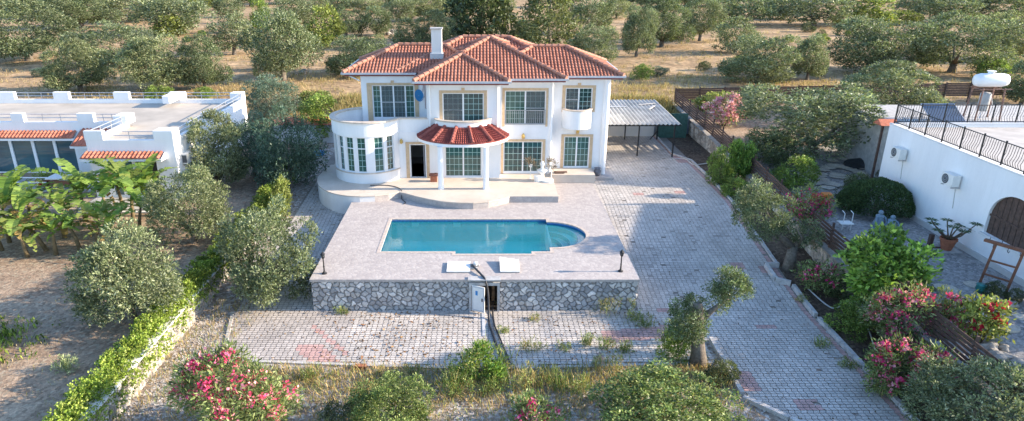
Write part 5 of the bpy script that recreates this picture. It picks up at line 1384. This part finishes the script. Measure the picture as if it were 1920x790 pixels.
# ------------------------------------------------------------------ carport
CP = thing('carport', 'open carport with a corrugated metal roof on black posts beside the villa', 'carport', (10.2, 45, 0))
m = MB(); n = 20
x0, x1 = 7.45, 12.95
def cpz(x, y): return 2.18+(y-42.1)*.032
for i in range(n):
    a = x0+(x1-x0)*i/n; b = x0+(x1-x0)*(i+.5)/n; c = x0+(x1-x0)*(i+1)/n
    k = random.uniform(.9, 1.05); m.cur = (.62*k, .63*k, .64*k)
    for (p, q, hp, hq) in ((a, b, 0, .10), (b, c, .10, 0)): m.quad((p, 42.1, cpz(p, 42.1)+hp), (q, 42.1, cpz(q, 42.1)+hq), (q, 49.2, cpz(q, 49.2)+hq), (p, 49.2, cpz(p, 49.2)+hp))
m.build('roof_sheet', M_zinc, CP)
m = MB(); m.bar((x0, 42.3, 2.12), (x1, 42.3, 2.12), .06, .08); m.bar((x0, 47.2, 2.28), (x1, 47.2, 2.28), .06, .08); m.bar((12.7, 42.3, 2.1), (12.7, 49, 2.3), .06, .07)
m.build('beam', M_blk, CP)
for x, y in ((10.3, 42.6), (12.55, 42.3), (10.35, 47.0), (12.7, 47.0)): MB().box(x-.04, x+.04, y-.04, y+.04, -.06, 2.15+(y-42.1)*.03).build('post', M_blk, CP)
MB().bar((12.2, 47.0, -.03), (12.68, 47.0, .6), .05, .05).build('brace', M_blk, CP)
tag(MB().box(7.45, 12.7, 48.0, 48.2, -.1, 1.9).build('carport_wall', M_white_old), 'plain white wall closing the back of the carport', 'wall')
tag(MB().box(12.8, 15.0, 47.6, 47.66, -.1, 1.75).build('green_screen', M_green), 'dark green sheet screen beside the back of the carport', 'screen')
tag(MB().box(12.9, 15.4, 48.4, 48.8, -.1, 1.2).build('block_wall', simple('grey_block', (.2, .21, .23), .9, .3, 6)), 'grey block wall stub behind the carport', 'wall')
for i, (x, y, a, lab) in enumerate(((9.6, 46.8, .1, 'long board lying flat on the carport roof, left'), (12.0, 46.5, 1.1, 'pale board on the carport roof near its right edge'), (11.9, 47.6, .4, 'short board behind the pale one on the carport roof'))):
    d = Vector((math.cos(a), math.sin(a)*.9, 0)); z = cpz(x, y)+.1
    tag(MB().bar((x-d.x*.7, y-d.y*.7, z), (x+d.x*.7, y+d.y*.7, z+.0+d.y*.05), .16, .03).build('loose_board', M_concrete if i else M_gutter), lab, 'board')

# ------------------------------------------------------------------ right garden details
def slab_poly(name, label, px, py, rx, ry, seed, cat='stepping stone', grp=None, mat=G_flag):
    r = random.Random(seed); p = at(px, py); pts = [(p.x+rx*math.cos(6.283*k/11)*r.uniform(.82, 1.1), p.y+ry*math.sin(6.283*k/11)*r.uniform(.82, 1.1)) for k in range(11)]
    z = max(g(q[0], q[1]) for q in pts)
    return tag(MB().prism(pts, z-.08, z+.03, bottom=False).build(name, mat), label, cat, grp)
GS = 'flat stepping stones on the blue gravel'
for i, (px, py, a, b, lab) in enumerate(((1722, 508, .42, .36, 'round stepping stone right of the small red roses'), (1772, 543, .45, .38, 'round stepping stone halfway to the wooden arbour'), (1825, 535, .35, .36, 'stepping stone left of the wooden arbour foot'), (1890, 616, .42, .32, 'sunlit stepping stone right of the red rose bush'), (1640, 452, .55, .5, 'large slab in front of the pair of statues'), (1838, 588, .3, .28, 'half hidden stepping stone above the red rose bush'), (1915, 595, .3, .26, 'stepping stone at the right photo edge'))):
    slab_poly('stepping_stone', lab, px, py, a, b, 80+i, grp=GS)
r = random.Random(5); m = MB()
for k in range(60):
    s = k/60; px = 1510+(1625-1510)*s+r.uniform(-45, 45); py = 352-66*s+r.uniform(-6, 6); p = at(px, py); c = [(p.x+.42*math.cos(6.283*j/6+.3)*r.uniform(.8, 1.1), p.y+.42*math.sin(6.283*j/6+.3)) for j in range(6)]
    z = max(g(*q) for q in c)+.012+.0007*k
    for tri in tessellate_polygon([[Vector((*q, 0)) for q in c]]): m.quad(*[(*c[j], z) for j in tri])
struct(m.build('flagstone_path', G_flag))
# pair of statues
for i, (px, py, h, lab) in enumerate(((1645, 430, .95, 'blue grey kneeling statue under the clipped bush, left of a pair'), (1668, 436, .85, 'blue grey seated statue under the clipped bush, right of a pair'))):
    p = at(px, py); t = thing('statue', lab, 'statue', p)
    MB().lathe([(.3, 0), (.32, .1), (.26, .14)], p, 12).build('pedestal', M_statue, t)
    m = MB(); m.lathe([(.25, .14), (.28, .28), (.22, .45*h), (.16, .62*h), (.2, .72*h), (.1, .8*h)], p, 12); m.tube([p+Vector((-.18, -.05, .68*h)), p+Vector((-.26, -.2, .45*h)), p+Vector((-.1, -.3, .36*h))], [.06, .05, .04], 7); m.tube([p+Vector((.18, -.05, .68*h)), p+Vector((.26, -.2, .45*h)), p+Vector((.1, -.3, .36*h))], [.06, .05, .04], 7); m.tube([p+Vector((-.1, -.1, .25)), p+Vector((-.14, -.38, .3)), p+Vector((-.14, -.4, .12))], [.09, .08, .06], 7); m.tube([p+Vector((.1, -.1, .25)), p+Vector((.14, -.38, .3)), p+Vector((.14, -.4, .12))], [.09, .08, .06], 7)
    m.lathe([(.03, .76*h), (.09, .82*h), (.12, .9*h), (.09, .98*h), (.02, 1.02*h)], p, 12); m.build('figure', M_statue, t, smooth=True)
# red garden machine
p = at(1537, 388); t = thing('garden_tractor', 'small red garden machine with an orange box behind the slatted fence', 'garden machine', p)
MB().box(p.x-.45, p.x+.35, p.y-.3, p.y+.3, p.z+.2, p.z+.5).box(p.x-.4, p.x+.0, p.y-.25, p.y+.25, p.z+.501, p.z+.68).build('body', M_red, t)
MB().box(p.x+.05, p.x+.5, p.y-.2, p.y+.25, p.z+.51, p.z+.72).build('box', M_orange, t)
for sx in (-.3, .25):
    for sy in (-.36, .3): MB().tube([(p.x+sx, p.y+sy, p.z+.15), (p.x+sx, p.y+sy+.07, p.z+.15)], .15, 12).build('wheel', M_blk, t)
p = at(1586, 432); t = thing('white_step', 'small white metal step frame standing behind the slatted fence', 'step frame', p)
m = MB()
for sx in (-.2, .2): m.tube([(p.x+sx, p.y, p.z), (p.x+sx, p.y, p.z+.85), (p.x+sx, p.y+.25, p.z+.9)], .022, 6)
m.build('frame', M_lid, t); MB().box(p.x-.42, p.x+.19, p.y-.25, p.y+.2, p.z+.38, p.z+.42).build('tread', M_lid, t)
# frangipani pot
p = at(1773, 470); t = thing('potted_frangipani', 'frangipani with rosettes of leaves in a clay pot by the white wall', 'potted plant', p)
MB().lathe([(.2, .06), (.32, .5), (.35, .52), (.35, .6), (.3, .6), (.28, .5)], p, 16).build('pot', M_terr, t)
MB().box(p.x-.5, p.x+.5, p.y-.35, p.y+.3, p.z, p.z+.055).build('base_slab', M_concrete, t)
m = MB(); Vs = []; cs = []; r = random.Random(8)
for k in range(9):
    a = 6.283*k/9+r.uniform(-.2, .2); s = r.uniform(.45, .95); tip = p+Vector((math.cos(a)*s, math.sin(a)*s, .95+r.uniform(0, .5)))
    m.tube([p+Vector((0, 0, .5)), p+Vector((math.cos(a)*s*.5, math.sin(a)*s*.5, .8)), tip], [.04, .03, .022], 6)
    for j in range(9):
        b = 6.283*j/9; d = Vector((math.cos(b), math.sin(b), .25)); w_ = Vector((-math.sin(b), math.cos(b), 0))*.045
        Vs += [tip, tip+d*.16+w_, tip+d*.32-Vector((0, 0, .06)), tip+d*.16-w_]; cs.append(np.array((.06, .11, .045))*r.uniform(.7, 1.4))
m.build('stem', M_stem, t); np_quads('leaves', np.array([tuple(v) for v in Vs]), np.array(cs), M_leaf, t)
p = at(1742, 463); t = thing('timber_post_stub', 'short dark timber stub standing left of the frangipani pot', 'post', p)
MB().box(p.x-.08, p.x+.08, p.y-.08, p.y+.08, p.z-.05, p.z+.6).build('stub', M_wood, t); MB().box(p.x-.15, p.x+.5, p.y-.3, p.y-.2, p.z, p.z+.1).build('foot_rail', M_wood, t)
# arbour
t = thing('arbour', 'red brown wooden garden arbour with hooks standing on the gravel', 'arbour', (19.65, 22.9, .2))
for x, y in ((19.45, 23.25), (19.98, 22.55)): MB().bar((x, y, .15), (x+.12, y-.1, 2.02), .09, .09).build('post', M_wood2, t)
m = MB()
for z, k in ((.75, .04), (1.35, .08)): m.bar((19.45+k, 23.25-k, z), (19.98+k, 22.55-k, z), .06, .06)
m.build('rail', M_wood2, t); MB().bar((19.38, 23.5, 2.06), (20.25, 22.15, 2.06), .16, .1).build('top_beam', M_wood2, t)
m = MB()
for s in (.2, .5, .75): q = Vector((19.38, 23.5, 2.0)).lerp(Vector((20.25, 22.15, 2.0)), s); m.tube([q, q-Vector((0, 0, .14)), q+Vector((.05, 0, -.2)), q+Vector((.08, 0, -.13))], .012, 5)
for s in (.1, .35, .6, .85): q = Vector((19.38, 23.5, 2.11)).lerp(Vector((20.25, 22.15, 2.11)), s); m.tube([q, q+Vector((0, 0, .1))], .012, 5)
m.build('hook', M_blk, t)
p = at(1838, 548); t = thing('teal_pot', 'teal glazed pot at the foot of the wooden arbour', 'pot', p); MB().lathe([(.12, 0), (.2, .15), (.18, .3), (.2, .32)], p, 14).build('body', simple('teal_glaze', (.04, .25, .24), .3, .1, 5), t, smooth=True)
plant('dark small shrub growing between the arbour posts', 'bush', 'bushd', 1862, 556, 40, 32)
plant('dark small shrub at the right foot of the arbour', 'bush', 'bushd', 1898, 566, 34, 30)
t = thing('bird_bath', 'shallow round stone basin at the end of the slatted fence', 'basin', at(1800, 668)); p = at(1800, 668)
MB().lathe([(.75, 0), (.8, .12), (.7, .14), (.6, .07), (.05, .05)], p, 24).build('bowl', M_concrete, t)
for i, (px, py, s) in enumerate(((1850, 655, .3), (1862, 668, .26), (1880, 676, .34), (1905, 690, .3), (1872, 570, .22), (1895, 575, .25), (1850, 572, .2), (1880, 655, .2))):
    p = at(px, py); bm = bmesh.new(); bmesh.ops.create_icosphere(bm, subdivisions=3, radius=1)
    for v in bm.verts: k = 1+.2*math.sin(v.co.x*3.1+i*2)+.15*math.sin(v.co.y*4.3+v.co.z*3+i); v.co = Vector((v.co.x*s*k, v.co.y*s*.8*k, v.co.z*s*.6*k+s*.3))
    me = bpy.data.meshes.new('garden_rock'); bm.to_mesh(me); bm.free(); o = meshobj('garden_rock', me, M_rock); o.location = p
    tag(o, ['pale rock right of the basin, first of the row', 'pale rock right of the basin, second of the row', 'large pale rock right of the basin, third of the row', 'pale rock right of the basin, last of the row near the edge', 'rock below the arbour, left one', 'rock below the arbour, right one', 'small rock below the teal pot', 'small rock above the row by the basin'][i], 'rock', 'rocks edging the gravel beds')
tag(MB().box(17.9, 19.4, 38.6, 39.2, .3, .75).build('black_cover', simple('black_plastic', (.02, .022, .025), .6, .3, 4)), 'black covered heap at the far corner of the neighbour wall', 'cover') if False else None
p = at(1612, 312); t = thing('black_cover', 'black plastic covered heap by the far corner of the neighbour wall', 'cover', p)
bm = bmesh.new(); bmesh.ops.create_icosphere(bm, subdivisions=3, radius=1)
for v in bm.verts: k = 1+.15*math.sin(v.co.x*7)*math.sin(v.co.y*6); v.co = Vector((v.co.x*1.0*k, v.co.y*.6*k, max(-.05, v.co.z*.5*k)))
me = bpy.data.meshes.new('sheet'); bm.to_mesh(me); bm.free(); meshobj('sheet', me, simple('black_plastic', (.02, .022, .025), .5, .3, 4), t)

# ------------------------------------------------------------------ weeds, grass, litter
def blades(name, pts, hmin, hmax, wd, pals, parent=None, nb=8, spread=.12, seed=0, lean=.5):
    r = np.random.default_rng(seed); pts = np.asarray(pts, dtype=float); n = len(pts)*nb
    b = np.repeat(pts, nb, 0) + np.concatenate([r.normal(size=(n, 2))*spread, np.zeros((n, 1))], 1)
    a = r.uniform(0, 6.283, n); h = r.uniform(hmin, hmax, n); ln = r.uniform(.05, lean, n)*h
    tip = b + np.stack([np.cos(a)*ln, np.sin(a)*ln, h], 1); sd_ = np.stack([-np.sin(a), np.cos(a), np.zeros(n)], 1)*wd*r.uniform(.5, 1.3, (n, 1))
    mid = b*.45+tip*.55 + np.stack([np.zeros(n), np.zeros(n), h*.1], 1)
    V = np.stack([b, mid+sd_, tip, mid-sd_], 1)
    c = np.array(pals)[r.integers(len(pals), size=n)]*r.uniform(.7, 1.25, (n, 1))*1.35
    return np_quads(name, V.reshape(-1, 3), c, M_blade, parent)
STRAW = [(.33, .25, .135), (.38, .295, .165), (.26, .19, .10), (.26, .225, .11)]
WEED = [(.10, .15, .045), (.14, .19, .06), (.20, .22, .09), (.28, .24, .11)]
r = np.random.default_rng(77); P_ = []
def okfield(x, y): return not (-23 < x < 8.2 and y < 47.2) and not (-38 < x < -16.9 and y < 48) and not (x > 15.5 and y < 54.3) and not (7 < x < 15.5 and y < 49.4)
for k in range(15000):
    y = 47.5+abs(r.normal())*(10 if k % 2 else 34); x = r.uniform(-36, 34)*(1 if k % 2 else 1.9)
    if not okfield(x, y): continue
    if math.sin(x*.35+1.2*math.sin(y*.3))*math.sin(y*.5) < r.uniform(-.9, .9): continue
    P_.append((x, y, g(x, y)-.02))
o = blades('dry_grass', P_, .15, .5, .02, STRAW, nb=9, spread=.22, seed=1, lean=.8); o['kind'] = 'stuff'; o['label'] = 'dry straw coloured grass on the field behind the houses'; o['category'] = 'grass'
P_ = []
for k in range(1600):
    x = r.uniform(7.6, 15.3) if r.random() < .6 else r.uniform(-11.5, -7.5); y = r.uniform(49.4, 54.5)
    P_.append((x, y, g(x, y)-.03))
o = blades('tall_dry_grass', P_, .4, .95, .022, STRAW+[(.28, .27, .12)], nb=9, spread=.2, seed=2, lean=.5); o['kind'] = 'stuff'; o['label'] = 'taller dry grass behind the carport and the bay'; o['category'] = 'grass'
# grass patch in the left garden
P_ = [(-19.6+r.normal()*1.3, 20.6+r.normal()*.8, 0) for k in range(600)]; P_ = [(a, b, g(a, b)) for a, b, c in P_ if a < -12]
o = blades('ground_cover', P_, .08, .25, .035, IVY, nb=7, spread=.12, seed=3, lean=1.0); o['kind'] = 'stuff'; o['label'] = 'green ground cover patch in the left garden'; o['category'] = 'ground cover'
P_ = []
for k in range(1500):
    x, y = r.uniform(-30, -12.4), r.uniform(15, 27)
    if math.sin(x*.6+y*.3)*math.sin(y*.7) > r.uniform(-.2, .8): P_.append((x, y, g(x, y)))
o = blades('thin_grass', P_, .05, .16, .014, STRAW[:3]+WEED[2:], nb=6, spread=.15, seed=4, lean=1.2); o['kind'] = 'stuff'; o['label'] = 'thin dry grass over the soil of the left garden'; o['category'] = 'grass'
P_ = []
for k in range(3300):
    if r.random() < .10: x, y = r.uniform(-11.5, -9.3), r.uniform(15, 25)
    else: x, y = r.uniform(-9.5, 8.5), 20.05-abs(r.normal())*1.7
    P_.append((x, y, -1.46))
o = blades('verge_grass', P_, .06, .34, .012, STRAW[:3]+WEED[1:], nb=6, spread=.14, seed=5, lean=1.0); o['kind'] = 'stuff'; o['label'] = 'sparse dry grass on the pebbly verge below the paving'; o['category'] = 'grass'
# leaf litter and pebbles
Vs = []; cs = []
def flat_bits(n, fx, s0, s1, pal):
    for k in range(n):
        x, y = fx(); z = g(x, y)+.032+random.uniform(0, .02); s = random.uniform(s0, s1); a = random.uniform(0, 6.28); ca, sa = math.cos(a)*s, math.sin(a)*s; t_ = random.uniform(-.03, .05)
        Vs.extend([(x-ca, y-sa, z), (x+sa*.6, y-ca*.6, z+t_), (x+ca, y+sa, z+t_*.5), (x-sa*.6, y+ca*.6, z)]); cs.append(np.array(random.choice(pal))*random.uniform(.7, 1.3))
flat_bits(420, lambda: (random.gauss(-3.6, 1.6), min(24.0, 20.4+random.random()*3.7)), .03, .07, [(.22, .11, .05), (.12, .07, .04), (.30, .18, .08)])
flat_bits(240, lambda: (random.uniform(1, 8), random.uniform(20.4, 24.0)), .03, .06, [(.22, .11, .05), (.30, .16, .08), (.12, .07, .04)])
flat_bits(260, lambda: (random.uniform(6.6, 13.3), random.uniform(17, 41)), .025, .05, [(.12, .09, .06), (.2, .16, .1)])
flat_bits(500, lambda: (random.uniform(-11.3, -7.2), random.uniform(22, 38)), .03, .06, [(.2, .11, .05), (.12, .08, .05), (.28, .2, .1)])
o = np_quads('leaf_litter', np.array(Vs), np.array(cs), M_litter); o['kind'] = 'stuff'; o['label'] = 'fallen brown leaves scattered over the paving'; o['category'] = 'leaves'
Vs = []; r2 = random.Random(6); cs = []
for k in range(5200):
    x, y = (r2.uniform(-9.3, 8.3), r2.uniform(14.5, 19.9)) if k % 4 else (r2.uniform(-11.5, -10.3), r2.uniform(15, 25)); s = r2.uniform(.02, .055); z = -1.45
    c = np.array(r2.choice([(.34, .315, .30), (.28, .255, .24), (.42, .395, .38), (.22, .19, .16)]))
    t_ = (x, y, z+s*.9)
    q = [(x+s*math.cos(a), y+s*math.sin(a), z-.005) for a in (0, 1.57, 3.14, 4.71)]
    for j in range(4): Vs += [q[j], q[(j+1) % 4], t_]; cs.append(c)
o = np_quads('pebbles', np.array(Vs), np.array(cs), M_litter, k=3); o['kind'] = 'stuff'; o['label'] = 'grey pebbles strewn over the bottom verge'; o['category'] = 'pebbles'

# countable weed clumps
def weed(label, px, py, wpx, hpx, seed, pals=WEED, z=None, nb=None):
    r = np.random.default_rng(seed); p = at(px, py, z); d = depth(p); W = wpx*d/FPX; H = hpx*d/FPX
    pts = np.stack([p.x+r.normal(size=26)*W*.22, p.y+r.normal(size=26)*W*.16, np.full(26, p.z-.02)], 1)
    t = thing('weed_clump', label, 'weeds', p)
    lob_ = [(p.x+r.normal()*W*.24, p.y+r.normal()*W*.18, p.z+H*r.uniform(.08, .62), H*.13+.05) for k in range(9)]
    V, col = leaves(lob_, int(240+500*W*H), .055+.04*H, .018+.012*H, pals, r, up=.6, bright=.95); np_quads('foliage', V, col, M_leaf, t)
    bl = blades('stalks', pts, H*.3, H*1.0, .008+.005*H, pals, t, nb=3, spread=W*.10, seed=seed, lean=.7)
    t['group'] = 'weed clumps on the paving and walls'; return t
for i, (px, py, w_, h_, lab) in enumerate((
    (1148, 584, 70, 40, 'wide yellow green weed clump at the right foot of the stone wall'),
    (1180, 578, 36, 26, 'small weed clump at the stone wall right corner'),
    (962, 580, 40, 34, 'weed clump at the wall foot right of the hatch'),
    (642, 588, 20, 16, 'tiny weed at the left end of the stone wall'),
    (1000, 601, 18, 12, 'small round weed on the paving right of the pipes'),
    (944, 624, 18, 14, 'small weed beside the black pipes'),
    (1190, 602, 44, 22, 'pale weed clump on the paving below the wall corner'),
    (1212, 612, 30, 18, 'small dark weed near the red pavers'),
    (995, 656, 42, 26, 'ragged weed on the sunlit paving, middle right'),
    (1102, 648, 20, 28, 'upright weed among the red pavers, left'),
    (1136, 655, 26, 26, 'upright weed among the red pavers, middle'),
    (1172, 658, 24, 26, 'upright weed among the red pavers, right'),
    (1136, 692, 52, 34, 'broad grass clump at the lower edge of the paving'),
    (1056, 655, 22, 16, 'low weed in the middle of the right paving'),
    (898, 708, 110, 82, 'tallest leafy weed stand at the paving edge beside the pipes'),
    (850, 735, 50, 66, 'tall thin weeds left of the leafy stand, next to the rounded bush'),
    (985, 726, 60, 46, 'straggly weeds right of the pipes at the bottom verge'),
    (1045, 726, 54, 46, 'thin yellow weeds at the verge left of the broad bush'),
    (1090, 738, 50, 48, 'tall dry weeds beside the broad bottom bush'),
    (925, 738, 40, 40, 'weeds straddling the grey pipe at the verge'),
    (775, 700, 36, 18, 'low weeds along the paving edge above the rounded bush'),
    (578, 714, 34, 30, 'dry stalks at the paving edge right of the big oleander'),
    (1540, 650, 26, 20, 'small weed on the driveway near the kerb, middle'),
    (1592, 690, 24, 22, 'small weed on the driveway near the kerb, lower'),
    (1505, 566, 22, 14, 'grey weed on the driveway by the kerb, below the planter'),
    (1650, 738, 44, 44, 'weed clump at the kerb beside the lower oleander'),
    (1258, 640, 40, 50, 'leafy weed left of the pollarded olive'),
    (700, 205, 30, 10, 'dry tuft behind the bay') if False else (1310, 672, 20, 20, 'weed at the foot of the pollarded olive'),
    )):
    weed(lab, px, py, w_, h_, 200+i, WEED if i % 4 else WEED[1:]+STRAW[:1])
weed('small whorled young plant alone on the left garden soil', 126, 696, 30, 44, 300, [(.20, .24, .12), (.26, .29, .16), (.3, .33, .2), (.14, .18, .09)])
r = np.random.default_rng(9)
p = at(900, 712); t = thing('leafy_shrub', 'young bright green shrub rising from the weeds at the paving edge', 'shrub', p)
V, col = leaves([(p.x+a, p.y+b, p.z+c, .26) for a, b, c in ((-.3, 0, .3), (.1, .1, .5), (.0, .1, .95), (.35, 0, .4), (-.1, .1, .7), (.5, -.1, .2), (-.6, 0, .15))], 2200, .15, .05, CITRUS, r); np_quads('foliage', V, col, M_leaf, t)
MB().tube([p, p+Vector((0, .1, .9))], [.02, .01], 6).build('stem', M_stem, t)
# stones on the field
r = random.Random(12)
for i, (px, py, s, lab) in enumerate(((568, 138, .45, 'pale boulder at the foot of the tall lone olive, right'), (555, 140, .3, 'smaller boulder at the foot of the tall lone olive, left'), (738, 64, .7, 'grey boulder on the field left of the chimney, larger'), (730, 66, .5, 'grey boulder on the field left of the chimney, smaller'))):
    p = at(px, py); bm = bmesh.new(); bmesh.ops.create_icosphere(bm, subdivisions=3, radius=1)
    for v in bm.verts: k = 1+.2*math.sin(v.co.x*3.3+i)+.15*math.sin(v.co.y*4.1+v.co.z*3+i); v.co = Vector((v.co.x*s*k, v.co.y*s*.8*k, v.co.z*s*.7*k+s*.3))
    me = bpy.data.meshes.new('field_stone'); bm.to_mesh(me); bm.free(); o = meshobj('field_stone', me, M_rock); o.location = p; tag(o, lab, 'rock')
tag(MB().box(-4.55, -4.15, 19.95, 20.15, -1.42, -1.3).build('loose_brick', M_terr), 'loose orange brick lying at the lower edge of the paving', 'brick')
for o in list(bpy.data.objects):
    if o.get('label') == 'proto' or (o.users == 0): 
        pass
plant('unseen olive tree added beyond the right edge to shade the lower yard', 'olive tree', 'olive', 0, 0, 0, 0, p=(21.8, 20.4, .1)).scale = (3.6, 3.6, 3.0)  # out of view, added to throw shade over the plaza and driveway
plant('second unseen olive tree added for shade beyond the right edge, nearer the camera', 'olive tree', 'olive', 0, 0, 0, 0, p=(24.6, 16.6, .1)).scale = (4.6, 4.6, 4.2)  # another unseen tree, added for its shadow on the lower driveway
r = random.Random(33); n_ = 0
for k in range(400):
    px, py = r.uniform(0, 1920), r.uniform(4, 150)
    p = at(px, py)
    if p.y < 58 or (600 < px < 1180 and py > 60): continue
    s_ = r.uniform(8, 22)*(.5+py/150)
    plant('one of the small dry scrub tufts dotted over the bare field', 'scrub', r.choice(('bushd', 'bushy', 'bushg', 'teal')), px, py, s_*1.5, s_, 'scrub tufts on the bare field', name='scrub_bush')
    n_ += 1
    if n_ > 75: break
